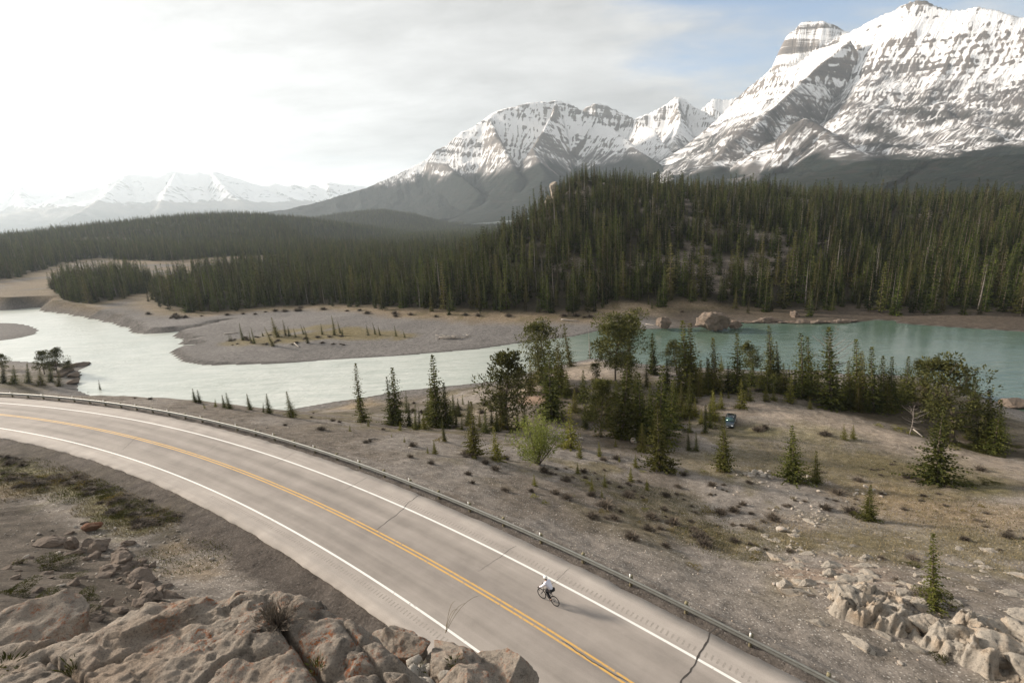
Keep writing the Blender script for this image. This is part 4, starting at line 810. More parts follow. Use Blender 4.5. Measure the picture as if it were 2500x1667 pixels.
for (x, y, D, sz, rz, sd, lab) in [(1810,1330,4.9,(.62,.40,.42),-.5,11,'blocky pale boulder just past the tip of the big ledge'),
     (2090,1430,4.4,(.66,.42,.42),-.55,12,'reddish cracked boulder beside the road edge of the viewpoint'),
     (2190,1545,3.6,(.52,.36,.34),-.4,13,'smooth rounded boulder cut by the bottom frame edge'),
     (2300,1500,4.3,(.70,.36,.38),-.6,17,'dark-edged boulder lowest on the viewpoint rocks beside the asphalt'),
     (60,1325,7.5,(1.05,.7,.45),.2,14,'dusty slab half hidden behind the left end of the ledge')]:
    (px, py), = q3([(x, y)]); p = at_d(px, py, D)
    tag(obj('boulder', rock_mesh('boulder', sz, sd, 6, 'ledge', cuts=30, rough=.07, fine=.05, strata=.03, lichen=.75), None, (p[0], p[1], p[2]-sz[2]*.55), (.1, -.1, rz)), lab, 'boulder')
# rubble wedged between the boulders, down to the foot of the cliff
def cliff_rocks():
    i = 0
    for (x, y, D, r) in [(1900,1440,4.5,.09),(1960,1470,4.4,.08),(1990,1420,4.6,.10),(1930,1500,4.2,.11),(2010,1380,4.9,.09),(1880,1500,4.1,.13),(2040,1500,4.0,.07),(1960,1545,3.9,.10),(1900,1560,3.8,.13),(2060,1420,4.6,.06)]:
        (px, py), = q3([(x, y)]); p = at_d(px, py, D); i += 1
        tag(obj('rubble_stone', rock_mesh('rubble_stone', (r*1.2, r, r*.8), 200+i, 2, 'stone', cuts=6), None, (p[0], p[1], p[2]-.1), (random.random(), random.random(), random.random()*6)), 'fist-sized pale stone lodged in the gap between the viewpoint boulders', 'stone', 'stones in the gap between the boulders')
    for k, (x, y, z, a, b, c) in enumerate([(-2.5,3.6,37.6,1.7,1.3,2.2),(-.2,3.4,37.2,1.6,1.3,2.3),(1.3,2.6,37.4,1.3,1.3,2.1),(2.2,1.2,37.0,1.3,1.4,2.1),(-5.5,4.0,36.6,2.2,1.6,2.4),(-.6,6.0,30.5,2.6,2.0,4.0),(3.0,4.4,31,2.4,2.0,4.2),(-4.5,6.0,31.0,2.6,2.2,4.0)]):
        tag(obj('cliff_block', rock_mesh('cliff_block', (a, b, c), 300+k, 4, 'ledge', cuts=10, rough=.12, fine=.05, lichen=.2), None, (x, y, z), (0, 0, k)), 'limestone block in the cliff under the viewpoint ledge', 'rock', 'blocks of the cliff below the viewpoint')
cliff_rocks()
# ================================================================== trees and shrubs
def sprays(P, D, ln, wd, rng, up=0.25):
    """flat needle sprays: one kite of two triangles at each point P along direction D"""
    n = len(P); D = D/np.linalg.norm(D, axis=1)[:, None]; R = rng.normal(size=(n, 3)); S = np.cross(D, R); S /= np.linalg.norm(S, axis=1)[:, None]
    a = P; b = P+D*(ln*.55)[:, None]+S*(wd*.5)[:, None]; c = P+D*ln[:, None]; d = P+D*(ln*.55)[:, None]-S*(wd*.5)[:, None]
    V = np.stack([a, b, c, d], 1).reshape(-1, 3); i = np.arange(n)[:, None]*4; return V, np.concatenate([i+[[0, 1, 2]], i+[[0, 2, 3]]])
def spruce(seed, h=10., R=1.7, whorls=24, nb=7, seg=4, per=2, bare=.06, shape=.85, droop=.35, ragged=.35, size=1.0, skirt=0.0):
    r = np.random.default_rng(seed); P, D, Ln, Wd = [], [], [], []
    T = MB(); bend = r.normal(size=2)*.012*h; tz = np.linspace(-.03*h, h*.985, 8); k = (tz/h).clip(0, 1)
    tp = np.c_[bend[0]*np.sin(k*2.5), bend[1]*np.sin(k*2.1), tz]; T.tube(tp, np.linspace(.013*h+.03, .004, 8), 6)
    zs = np.linspace(bare*h, .99*h, whorls)
    for i, z in enumerate(zs):
        t = z/h; rr = R*((1-t)/(1-bare)).clip(0, 1)**shape*(1+skirt*max(0, .25-t)*4)*(1+.3*math.sin(i*1.7+seed))
        n = max(3, int(round(nb*(.55+.6*(1-t))))); a0 = r.uniform(0, 6.28); c = np.array([np.interp(z, tz, tp[:, 0]), np.interp(z, tz, tp[:, 1])])
        for j in range(n):
            a = a0+j*6.283/n+r.normal()*.25; L = max(.12*size, rr*(1-ragged*r.random())); el = np.interp(t, [0, .5, 1], [-droop, -droop*.35, .55])+r.normal()*.12
            m = max(2, int(round(seg*L/R+1))); s = np.linspace(.12, 1, m)
            out = np.array([math.cos(a), math.sin(a)])
            for q in s:
                x = L*q; zz = z+x*math.tan(el)*(1 if q < .6 else .8)+.12*L*q*q
                for _ in range(per):
                    P.append((c[0]+out[0]*x, c[1]+out[1]*x, zz)); a2 = a+r.normal()*.7; e2 = el*.6+r.normal()*.3
                    D.append((math.cos(a2)*math.cos(e2), math.sin(a2)*math.cos(e2), math.sin(e2)-.05)); f = (1.25-.6*q)*(.55+.5*(1-t)); Ln.append(size*.75*f*r.uniform(.7, 1.2)); Wd.append(size*.42*f*r.uniform(.7, 1.3))
    P.append((tp[-1][0], tp[-1][1], h*.95)); D.append((0, 0, 1)); Ln.append(.06*h); Wd.append(.02*h)
    V, F = sprays(np.array(P), np.array(D), np.array(Ln), np.array(Wd), r)
    C = MB(); C.add(V, F); return T, C
def clump(C, c, rad_, n, r, ln=.5, wd=.22, up=.3):
    u = r.normal(size=(n, 3)); u /= np.linalg.norm(u, axis=1)[:, None]; q = u*np.cbrt(r.uniform(.15, 1, n))[:, None]*np.array(rad_)+c
    D = u*np.array([1, 1, .8])+np.array([0, 0, up])+r.normal(size=(n, 3))*.35; V, F = sprays(q, D, ln*r.uniform(.6, 1.3, n), wd*r.uniform(.6, 1.3, n), r); C.add(V, F)
def pine(seed, h=10., R=2.3, limbs=16, low=.35, flat=.55, lean=.05, dens=34, dead=0.0, top=.9):
    """open, crooked pine: bare lower trunk, tufts of needles on curved limbs"""
    r = np.random.default_rng(seed); T = MB(); C = MB(); a = r.uniform(0, 6.28); k = np.linspace(0, 1, 9)
    tp = np.c_[math.cos(a)*lean*h*k**1.5+.02*h*np.sin(k*5+seed), math.sin(a)*lean*h*k**1.5+.02*h*np.cos(k*4+seed)-.02*h, k*h*.96-.02*h]; T.tube(tp, np.linspace(.02*h, .004*h, 9), 6)
    for i in range(limbs):
        t = low+(.97-low)*(i+.5)/limbs; z = t*h; p0 = np.array([np.interp(t, k, tp[:, j]) for j in range(3)]); an = i*2.4+r.normal()*.4
        u = (t-low)/(1-low); L = R*(.35+.9*math.sin(min(1, .18+u*flat*1.7)*math.pi)**.8)*r.uniform(.65, 1.1); el = np.interp(u, [0, 1], [-.05, .9])+r.normal()*.15
        m = 4; s = np.linspace(0, 1, m); pts = p0+np.c_[np.cos(an+.3*s)*L*s*math.cos(el), np.sin(an+.3*s)*L*s*math.cos(el), L*s*math.sin(el)+.18*L*s*s]
        T.tube(pts, np.linspace(.009*h*(1.2-u), .003*h, m), 4, False)
        if r.random() < dead: continue
        for q in (.55, .8, 1.0):
            c = pts[0]+(pts[-1]-pts[0])*q+r.normal(size=3)*.12*L; cr_ = L*(.24+.14*q); clump(C, c, (cr_, cr_, cr_*.62), dens, r, .042*h, .016*h)
    clump(C, tp[-1], (R*.35, R*.35, R*.35), dens*2, r, .042*h, .016*h); return T, C
def shrub(seed, R=.5, h=.45, n=170, w=.011):
    r = np.random.default_rng(seed); a = r.uniform(0, 6.28, n); e = r.uniform(.25, 1.45, n); L = r.uniform(.55, 1.1, n)
    b = np.c_[r.normal(size=(n, 2))*.16*R, np.zeros(n)-.03]; t = b+np.c_[np.cos(a)*np.cos(e)*R*L*1.3, np.sin(a)*np.cos(e)*R*L*1.3, np.sin(e)*h*L*1.1]
    mid = (b+t)/2+r.normal(size=(n, 3))*.05*R; s = np.c_[-np.sin(a), np.cos(a), 0*a]*(w*(1+r.random(n)))[:, None]
    V = np.stack([b-s, b+s, mid+s*1.6, t, mid-s*1.6], 1).reshape(-1, 3); i = np.arange(n)[:, None]*5; C = MB(); C.add(V, np.concatenate([i+[[0, 1, 2]], i+[[0, 2, 4]], i+[[4, 2, 3]]]))
    # side twigs
    k = n*2; j = r.integers(0, n, k); q = mid[j]+(t[j]-mid[j])*r.random(k)[:, None]; D = (t[j]-b[j])+r.normal(size=(k, 3))*.5*R; V, F = sprays(q, D, R*.38*r.uniform(.6, 1.2, k), np.full(k, w*2.2), r); C.add(V, F); return C
def leafy(seed, R=.5, h=.4, n=520, ln=.09, wd=.04):
    r = np.random.default_rng(seed); C = MB(); u = r.normal(size=(n, 3)); u /= np.linalg.norm(u, axis=1)[:, None]; u[:, 2] = np.abs(u[:, 2]); q = u*(np.cbrt(r.uniform(.1, 1, n))*(1+.35*np.sin(3*np.arctan2(u[:, 1], u[:, 0])+seed)))[:, None]*np.array([R, R, h]); q[:, 2] -= .03
    V, F = sprays(q, u+np.array([0, 0, .5])+r.normal(size=(n, 3))*.5, ln*r.uniform(.6, 1.4, n), wd*r.uniform(.6, 1.4, n), r); C.add(V, F); return C
def willow(seed=5, h=6., R=3.4):
    r = np.random.default_rng(seed); T = MB(); C = MB()
    for i in range(22):
        a = i*2.4+r.normal()*.2; e = r.uniform(.65, 1.45); L = h*r.uniform(.75, 1.02); s = np.linspace(0, 1, 5); p = np.c_[np.cos(a)*math.cos(e)*L*s*.9, np.sin(a)*math.cos(e)*L*s*.9, math.sin(e)*L*s-.1]+r.normal(size=(5, 3))*.06*np.linspace(0, 1, 5)[:, None]*h*.5
        T.tube(p, np.linspace(.05, .012, 5), 4, False)
        for q in np.linspace(.35, 1, 7): clump(C, p[0]+(p[-1]-p[0])*q, (.55, .55, .5), 34, r, .26, .10, .6)
    return T, C
H0 = 10.0
KIND = {}
def variant(kind, T, C, matC, matT='bark'):
    KIND.setdefault(kind, []).append((T.me('trunk', [MAT[matT]]) if T else None, C.me('crown', [MAT[matC]])))
for k in range(5): variant('spruce', *spruce(20+k, H0, 1.6+.25*(k % 3), 28, 8, 5, 3, .05, .75+.1*(k % 2), .3, .42, .50), 'spruce')
for k in range(3): variant('slim', *spruce(40+k, H0, .98+.14*k, 30, 6, 4, 3, .04, .6, .45, .5, .40), 'spruce')
for k in range(3): variant('young', *spruce(50+k, H0, 2.1+.3*k, 16, 8, 5, 3, .02, .8, .05, .35, .75), 'young')
for k in range(3): variant('broad', *spruce(60+k, H0, 2.5+.2*k, 24, 9, 7, 3, .02, .95, .22, .35, .6, .2), 'spruce')
for k in range(4): variant('pine', *pine(70+k, H0, 2.3+.25*k, 24, .22, .50, .05, 70), 'pine')
variant('umbrella', *pine(83, H0, 4.1, 26, .36, .42, .14, 150), 'pine'); variant('umbrella', *pine(84, H0, 3.6, 26, .30, .5, .10, 140), 'pine')
variant('bushpine', *pine(88, H0, 3.2, 34, .10, .6, .04, 150), 'pine'); variant('bushpine', *pine(89, H0, 2.9, 32, .08, .6, .05, 140), 'pine')
variant('snag', *spruce(95, H0, 1.0, 16, 4, 2, 1, .1, .7, .1, .5, .30), 'twig', 'deadwood')
_dt, _dc = pine(97, H0, 3.4, 22, .25, .6, .06, 8, 1.0); variant('deadpine', _dt, _dc, 'twig', 'greywood')
for k in range(6): variant('forest', *spruce(110+k, H0, 1.2+.22*(k % 4), 19, 7, 4, 2, .04+.06*(k % 2), .82, .38, .42, .72), 'spruce_far')
variant('forest', *spruce(131, H0, .8, 13, 4, 2, 1, .15, .7, .1, .5, .38), 'twig', 'greywood')
ORD = ['first', 'second', 'third', 'fourth', 'fifth', 'sixth', 'seventh', 'eighth', 'ninth', 'tenth', 'eleventh', 'twelfth', 'thirteenth', 'fourteenth', 'fifteenth', 'sixteenth', 'seventeenth', 'eighteenth', 'nineteenth', 'twentieth', 'twenty-first', 'twenty-second', 'twenty-third', 'twenty-fourth', 'twenty-fifth', 'twenty-sixth', 'twenty-seventh', 'twenty-eighth', 'twenty-ninth', 'thirtieth', 'thirty-first', 'thirty-second', 'thirty-third', 'thirty-fourth', 'thirty-fifth', 'thirty-sixth', 'thirty-seventh', 'thirty-eighth', 'thirty-ninth', 'fortieth']
CROWN_NAME = {'spruce': 'spruce_tree', 'slim': 'spruce_tree', 'young': 'young_spruce', 'broad': 'spruce_tree', 'pine': 'pine_tree', 'umbrella': 'pine_tree', 'bushpine': 'pine_tree', 'snag': 'dead_spruce', 'deadpine': 'dead_pine', 'forest': 'spruce_tree'}
def plant_tree(kind, p, top, label, group, var=None, wide=1.0):
    """p base point, top = point of the tip"""
    v = KIND[kind]; i = random.randrange(len(v)) if var is None else var % len(v); T, C = v[i]
    ax = np.array(top)-np.array(p); h = np.linalg.norm(ax); q = Vector(ax).to_track_quat('Z', 'Y'); s = h/H0
    root = thing(CROWN_NAME[kind], label, 'tree', tuple(p), 0, group); root.rotation_mode = 'QUATERNION'
    root.rotation_quaternion = q @ Matrix.Rotation(random.uniform(0, 6.28), 3, 'Z').to_quaternion(); root.scale = (s*wide, s*wide, s)
    obj('trunk', T, root); obj('crown', C, root); return root
def tip_at(p, tx, ty):                      # tip seen at pixel (tx,ty), in the upright plane through the base facing the viewer
    f = np.array([p[0], p[1], 0.]); f /= np.linalg.norm(f); d = ray(tx, ty); t = ((p-CAM)@f)/(d@f); q = CAM+d*t
    side = q-p; lean = np.array([side[0], side[1]]); h = max(side[2], .3); l = np.linalg.norm(lean)
    if l > .22*h: q = p+np.array([*(lean*(.22*h/l)), h])
    return q
TREES = []
def T_(group, what, l, o, s):
    for kind, tx, ty, bx, by, *r in l:
        (a, b), (c, d) = zq(o, s, [(tx, ty), (bx, by)]); TREES.append((group, what, kind, a, b, c, d, *(r or [None])))
E3 = ((850,850),5.2267); E4 = ((1250,750),3.92); E5 = ((1700,750),5.2275); E6 = ((2050,850),4.48); EQ3 = ((0,834),1.8816); EQ4 = ((1250,834),1.8816); E2 = ((350,620),4.704)
T_('bank', 'on the stony bank above the river', [('slim',110,190,195,950),('spruce',560,250,610,985),('slim',490,370,560,985),('slim',850,720,860,1040),('slim',895,760,905,1035),('spruce',1070,90,1130,1000),('spruce',1215,440,1255,1015),('slim',1030,390,1060,960),('spruce',1335,590,1350,860),('spruce',1400,640,1410,870),('slim',1460,590,1465,720),('spruce',1560,690,1610,1380),('spruce',1930,400,1970,1030),('slim',730,550,745,820)], *E3)
T_('bank', 'among the seedlings of the stony bank', [('young',960,800,970,1040),('slim',1200,890,1235,1190),('young',1855,1000,1900,1420),('young',1090,1170,1110,1350),('young',1010,1260,1012,1340),('young',660,930,662,1050),('young',250,910,258,995),('young',715,1130,718,1200),('young',550,1090,553,1130),('young',20,980,20,1060)], *E3)
T_('bank', 'at the left foot of the sandy mound', [('pine',2000,60,2060,1030,1),('pine',2180,260,2165,600,0)], *E3)
T_('grove', 'in the grove on the sandy mound', [('spruce',240,290,270,720),('pine',280,170,340,730,2),('spruce',355,330,380,1070),('broad',440,340,450,810),('slim',505,160,560,565),('snag',730,190,745,490),('umbrella',1000,195,995,735,0),('slim',1112,190,1132,560),('pine',800,540,815,690),('pine',850,700,870,1240,1),('spruce',1090,470,1050,1250),('spruce',1340,250,1350,640),('broad',1440,570,1400,1300),('broad',1220,640,1240,1260),('broad',1530,700,1520,1150),('broad',1400,920,1420,1555,0),('spruce',1640,130,1690,830),('spruce',1712,160,1742,830),('pine',1530,350,1580,650),('slim',1860,480,1880,830),('spruce',330,690,350,1060),('spruce',690,940,700,1150)], *E4)
T_('grove', 'in the low growth below the grove', [('young',555,925,560,1350),('young',640,1285,650,1440),('young',830,1290,840,1430),('young',1180,1410,1182,1530),('young',1540,1530,1545,1590),('young',1750,870,1752,1040),('young',1920,800,1922,1080),('slim',1840,950,1850,1200),('slim',1685,1170,1690,1370),('slim',1760,1190,1765,1370),('young',1640,900,1642,1050),('slim',1890,930,1895,1150),('slim',1700,1040,1705,1200),('young',990,1260,992,1335),('young',1025,1420,1028,1480)], *E4)
T_('lakeside', 'in the row along the green water', [('spruce',195,390,230,1090),('spruce',505,340,510,1090),('young',320,620,320,815),('pine',650,460,730,850,0),('spruce',925,240,960,930),('slim',1020,440,1060,930),('spruce',1320,330,1360,1150),('spruce',1395,380,1420,1100),('spruce',1710,260,1722,1300),('deadpine',1700,300,1695,1000),('spruce',2020,410,2030,1200),('slim',1190,750,1192,960),('slim',1150,790,1150,950)], *E5)
T_('lakeside', 'at the edge of the clearing', [('young',1210,870,1190,1210),('young',575,920,580,1290),('young',640,1030,645,1190),('young',685,1010,687,1190),('young',885,980,886,1200),('young',985,1030,986,1190),('young',1450,1150,1452,1300),('young',210,1050,205,1300),('young',315,1080,320,1300),('young',410,1070,411,1160),('slim',120,1240,125,1430),('slim',180,1200,185,1400),('young',60,1300,65,1480)], *E5)
T_('point', 'on the wooded rise by the shore rocks', [('spruce',250,40,265,650),('spruce',370,-10,370,690),('broad',480,90,490,650),('broad',745,90,710,560),('pine',920,140,890,420,2),('slim',980,260,970,520),('pine',1180,160,1270,1050,2),('spruce',1380,170,1382,500),('broad',1490,310,1480,720),('spruce',1640,450,1640,1100),('spruce',1740,560,1665,1150),('deadpine',820,610,772,945),('spruce',90,140,95,600),('broad',560,100,540,640)], *E6)
T_('slope', 'standing alone on the open slope', [('broad',1150,650,1055,1475,1),('young',50,830,52,1000),('young',150,840,145,990)], *E6)
T_('slope', 'standing alone on the open slope', [('broad',1285,390,1290,640,2),('spruce',1395,500,1396,650),('broad',1650,660,1640,820,0),('slim',1940,885,1942,1240),('spruce',970,345,970,590)], *EQ4)
T_('slope', 'among the small seedlings of the gravel slope', [('young',545,578,545,640),('young',620,632,621,682),('young',366,630,368,690),('young',425,610,426,665),('young',412,680,413,715),('young',100,610,104,662),('young',300,555,302,605),('young',742,570,743,605)], *EQ4)
T_('edge', 'at the brink of the gravel shoulder', [('spruce',885,215,897,278),('spruce',905,220,918,281),('young',988,262,990,300),('spruce',1020,245,1031,303),('spruce',1040,235,1056,308),('spruce',1135,240,1150,314),('spruce',1225,240,1238,330),('slim',1208,280,1210,325),('spruce',1315,230,1342,350),('slim',453,175,462,226),('young',935,282,940,306)], *EQ3)
T_('cove', 'on the dark rocky point at the bend', [('pine',190,45,200,150),('pine',248,35,258,150),('pine',310,90,314,140),('spruce',125,100,130,190),('spruce',225,100,232,185),('broad',60,110,64,195),('spruce',10,95,15,190),('broad',180,120,186,200),('pine',8,60,10,130),('spruce',265,130,270,205)], *EQ3)
T_('island', 'on the grassy island in the bar', [('slim',980,915,990,990),('slim',1000,920,1010,990),('slim',1105,795,1145,990),('slim',1215,890,1240,1010),('slim',1235,850,1275,1030),('spruce',1360,885,1375,945),('slim',1385,840,1495,1060),('spruce',1475,730,1545,955),('slim',1595,760,1635,940),('spruce',1655,830,1675,945),('slim',1725,850,1750,955),('slim',1835,830,1890,1025),('slim',2035,795,2055,925),('slim',2155,710,2195,930),('spruce',2280,860,2285,940)], *E2)
T_('island', 'on the grassy island in the bar', [('slim',840,745,846,770),('slim',855,742,862,768),('slim',868,748,873,770),('slim',905,748,910,772),('slim',925,757,930,775),('slim',690,745,698,768),('slim',775,738,782,765)], (0,0), .94081)
_r = random.Random(17)
T_('grove', 'filling the back of the grove', [(_r.choice(['spruce','slim','spruce','broad']), x, y-_r.uniform(190,330), x, y) for x, y in [(180,820),(420,900),(480,700),(600,1000),(760,1080),(930,1150),(1000,900),(1130,1100),(1180,820),(1290,760),(1480,800),(1560,900),(1620,980),(1700,900),(1790,860),(1880,800),(1360,1180),(1250,1380),(980,1230)]], *E4)
T_('bank', 'in the thicket above the beach', [(_r.choice(['spruce','slim','spruce','broad']), x, y-_r.uniform(150,320), x, y) for x, y in [(640,960),(780,1000),(960,1000),(1010,930),(1190,980),(1310,960),(1380,1010),(1450,1040),(1530,980),(1680,1010),(1750,1080),(1830,980),(1900,1060),(2080,1080),(2160,1040),(2250,1000)]], *E3)
T_('grove', 'in the shade of the grove', [(_r.choice(['spruce','broad','spruce','broad']), x, y-_r.uniform(240,380), x, y) for x, y in [(330,820),(520,860),(680,900),(830,960),(1080,1000),(1200,980),(1330,1080),(1450,1100),(1540,1060),(1600,820),(1690,1020),(1120,760)]], *E4)
T_('lakeside', 'behind the front row of the green water', [(_r.choice(['spruce','slim','spruce','broad']), x, y-_r.uniform(240,430), x, y) for x, y in [(60,1010),(150,1060),(300,1040),(400,1090),(600,1060),(700,1010),(820,1060),(900,1090),(1020,1080),(1120,1100),(1250,1130),(1480,1120),(1560,1160),(1640,1220),(1800,1260),(1880,1280),(1960,1240),(2060,1280)]], *E5)
T_('point', 'in the dark wood of the rise', [(_r.choice(['spruce','slim','spruce','broad']), x, y-_r.uniform(200,380), x, y) for x, y in [(40,620),(150,660),(200,690),(310,700),(430,690),(520,700),(600,640),(680,600),(800,560),(930,620),(1000,760),(1080,700),(1130,900),(1180,1020),(1350,900),(1420,1000),(1500,1090),(1560,1000),(1600,1120),(1720,1120),(1780,1000)]], *E6)
LABELS = {'bank': 'spruces and pines on the stony bank', 'grove': 'trees of the grove on the sandy mound', 'lakeside': 'trees along the green water', 'point': 'trees on the wooded rise', 'slope': 'lone spruces on the open slope', 'edge': 'spruces at the brink of the shoulder', 'cove': 'trees on the rocky point', 'island': 'spruces on the gravel island'}
WHERE = {}
def build_trees():
    random.seed(3); rows = {}
    for t in TREES: rows.setdefault((t[0], t[1]), []).append(t)
    for (g, what), l in rows.items():
        l.sort(key=lambda t: t[5]); n = len(l)
        for i, (_, _, kind, tx, ty, bx, by, var) in enumerate(l):
            p = hit(bx, by)
            if p[2] < .05: p[2] = .05
            p = p-np.array([0, 0, .08]); tip = tip_at(p, tx, ty)
            adj = {'deadpine': 'grey leafless pine', 'snag': 'bare thin spruce', 'spruce': 'dark spruce', 'slim': 'slender spruce', 'young': 'yellow-green young spruce', 'broad': 'broad full spruce', 'pine': 'open pine', 'umbrella': 'spreading crooked pine', 'bushpine': 'dense bushy pine'}[kind]
            lab = f"{adj} {what}, {ORD[i]} of {n} from left"
            plant_tree(kind, p, tip, lab, LABELS[g], var, {'bushpine': 1.3, 'spruce': 1.4, 'slim': 1.45, 'broad': 1.2, 'young': 1.1}.get(kind, 1.0))
build_trees()
def build_willow():
    (bx, by), (tx, ty) = zq(*E4, [(258, 1500), (230, 1020)]); p = hit(bx, by); tip = tip_at(p, tx, ty); h = tip[2]-p[2]; T, C = willow(5, 6.0, 3.4)
    root = thing('willow', 'bright green leafing willow bush beside the young spruces', 'bush', tuple(p), .4); root.scale = (h/6,)*3
    obj('stems', T.me('stems', [MAT['bark']]), root); obj('crown', C.me('crown', [MAT['willow']]), root)
build_willow()
# ------------------------------------------------------------------ the forest across the river
def build_forest():
    r = np.random.default_rng(12); pts = []
    def scatter(poly, n, lim, dens=None):
        lo = poly.min(0); hi = poly.max(0); lo = np.maximum(lo, (lim[0], lim[2])); hi = np.minimum(hi, (lim[1], lim[3]))
        p = lo+(hi-lo)*r.random((n, 2)); az = np.degrees(np.arctan2(p[:, 0], p[:, 1])); p = p[np.abs(az) < 52]; return p[poly_sd(poly, p[:, 0], p[:, 1]) > 0]
    a = scatter(FOREST_MAIN, 36000, (-330, 900, 150, 820)); R = np.hypot(a[:, 0], a[:, 1]); a = a[r.random(len(a)) < np.clip(1.25-R/900., .25, 1)]
    b = scatter(FOREST_MAIN, 60000, (-900, 900, 620, 2600)); c = scatter(FOREST_POINT, 1300, (-1e4, 1e4, 0, 1e4)); d = scatter(FOREST_WEST, 120000, (-2300, 100, 300, 2300))
    e = scatter(FOREST_WEST, 30000, (-1500, 200, 2200, 3200))
    P = np.r_[a, b, c, d, e]; x, y = P.T; df = poly_sd(FAR, x, y); ok = df > 6; x, y, df = x[ok], y[ok], df[ok]; z = gi(x, y)
    R = np.hypot(x, y)
    open_ = sstep(.26, .45, fbm(x/38., y/38., oct=4, seed=59)+.25*fbm(x/9., y/9., oct=4, seed=60))*sstep(8, 20, z)*sstep(900, 600, R)     # bare rocky glades
    for (px, py, D, rr) in ((1352, 470, 462, 12), (1340, 500, 455, 12)):
        q = at_d(px, py, D); open_ = np.maximum(open_, (np.hypot(x-q[0], y-q[1]) < rr)*1.)
    for (px, py, D) in ((60,592,1050),(120,575,1150),(170,563,1250),(230,580,1150),(280,565,1250),(330,552,1350)):
        q = at_d(px, py, D); ee = ((x-q[0])+.45*(y-q[1]))/70.; g = (-(x-q[0])*.45+(y-q[1]))/16.; open_ = np.maximum(open_, .8*(np.hypot(ee, g) < 1))
    for gx_, gy_, gr_ in GLXY: open_ = np.maximum(open_, .85*(np.hypot((x-gx_)/1.3, y-gy_) < gr_))
    fm = np.maximum(np.maximum(poly_sd(FOREST_MAIN, x, y), poly_sd(FOREST_WEST, x, y)), poly_sd(FOREST_POINT, x, y))
    k = (r.random(len(x)) > open_*.93) & (r.random(len(x)) < np.clip(.25+fm/10., 0, 1)); x, y, z, R, fm = x[k], y[k], z[k], R[k], fm[k]
    hgt = np.clip(r.normal(14.0, 4.2, len(x)), 4, 24)*np.interp(fm, [0, 12], [.72, 1])*np.interp(R, [0, 400, 1200, 3000], [1, 1, .95, 1.0]); hgt = np.where(z > 55, hgt*.85, hgt)
    o = np.argsort(R+np.where(x < -60, 60, 0)); nf = 300-sum(1 for q in bpy.data.objects if q.name.startswith('spruce_tree')); front = o[:nf]; rest = o[nf:]
    vs = KIND['forest']
    for i in front:
        T, C = vs[r.integers(len(vs)-1)]; root = thing('spruce_tree', 'slender dark spruce in the front rank of the forest across the river', 'tree', (x[i], y[i], z[i]-.1), r.uniform(0, 6.28), 'front rank of the forest across the river'); s = hgt[i]/H0; w = r.uniform(.75, 1.2)
        root.scale = (s*w, s*w, s); obj('trunk', T, root); obj('crown', C, root)
    col = bpy.data.collections.new('forest_kinds')
    for j, (T, C) in enumerate(vs):
        me = C.copy(); tn = len(T.vertices)
        bm = bmesh.new(); bm.from_mesh(C); f0 = len(bm.faces); bm.from_mesh(T); bm.faces.ensure_lookup_table()
        for f in bm.faces[f0:]: f.material_index = 1
        bm.to_mesh(me); bm.free(); me.materials.append(T.materials[0]); q = bpy.data.objects.new(f'conifer_{j}', me); col.objects.link(q)
    me = mesh('forest', np.c_[x, y, z-.1][rest], np.zeros((0, 3), int))
    for nm, v in (('size', hgt[rest]/H0), ('turn', r.uniform(0, 6.28, len(rest))), ('fat', r.uniform(.75, 1.25, len(rest)))):
        t = me.attributes.new(nm, 'FLOAT', 'POINT'); t.data.foreach_set('value', v.astype(np.float32))
    t = me.attributes.new('kind_index', 'INT', 'POINT'); t.data.foreach_set('value', np.where(r.random(len(rest)) < .05, len(vs)-1, r.integers(0, len(vs)-1, len(rest))).astype(np.int32))
    fo = tag(obj('forest', me), 'dense dark conifer forest covering the knoll, flats and hills across the river', 'forest', kind='stuff')
    ng = bpy.data.node_groups.new('plant_forest', 'GeometryNodeTree'); ng.interface.new_socket('Geometry', in_out='INPUT', socket_type='NodeSocketGeometry'); ng.interface.new_socket('Geometry', in_out='OUTPUT', socket_type='NodeSocketGeometry')
    N, L = ng.nodes, ng.links; gin = N.new('NodeGroupInput'); go = N.new('NodeGroupOutput'); ci = N.new('GeometryNodeCollectionInfo'); ci.inputs[0].default_value = col; ci.inputs['Separate Children'].default_value = True; ci.inputs['Reset Children'].default_value = True
    iop = N.new('GeometryNodeInstanceOnPoints'); iop.inputs['Pick Instance'].default_value = True
    def na(nm, tp='FLOAT'):
        n = N.new('GeometryNodeInputNamedAttribute'); n.data_type = tp; n.inputs['Name'].default_value = nm; return n.outputs['Attribute']
    cr_ = N.new('ShaderNodeCombineXYZ'); L.new(na('turn'), cr_.inputs[2])
    m_ = N.new('ShaderNodeMath'); m_.operation = 'MULTIPLY'; L.new(na('size'), m_.inputs[0]); L.new(na('fat'), m_.inputs[1])
    cs = N.new('ShaderNodeCombineXYZ'); L.new(m_.outputs[0], cs.inputs[0]); L.new(m_.outputs[0], cs.inputs[1]); L.new(na('size'), cs.inputs[2])
    L.new(gin.outputs[0], iop.inputs['Points']); L.new(ci.outputs[0], iop.inputs['Instance']); L.new(na('kind_index', 'INT'), iop.inputs['Instance Index'])
    e2r = N.new('FunctionNodeEulerToRotation'); L.new(cr_.outputs[0], e2r.inputs[0]); L.new(e2r.outputs[0], iop.inputs['Rotation']); L.new(cs.outputs[0], iop.inputs['Scale']); L.new(iop.outputs[0], go.inputs[0])
    md = fo.modifiers.new('plant_forest', 'NODES'); md.node_group = ng
    print('forest', len(rest))
build_forest()
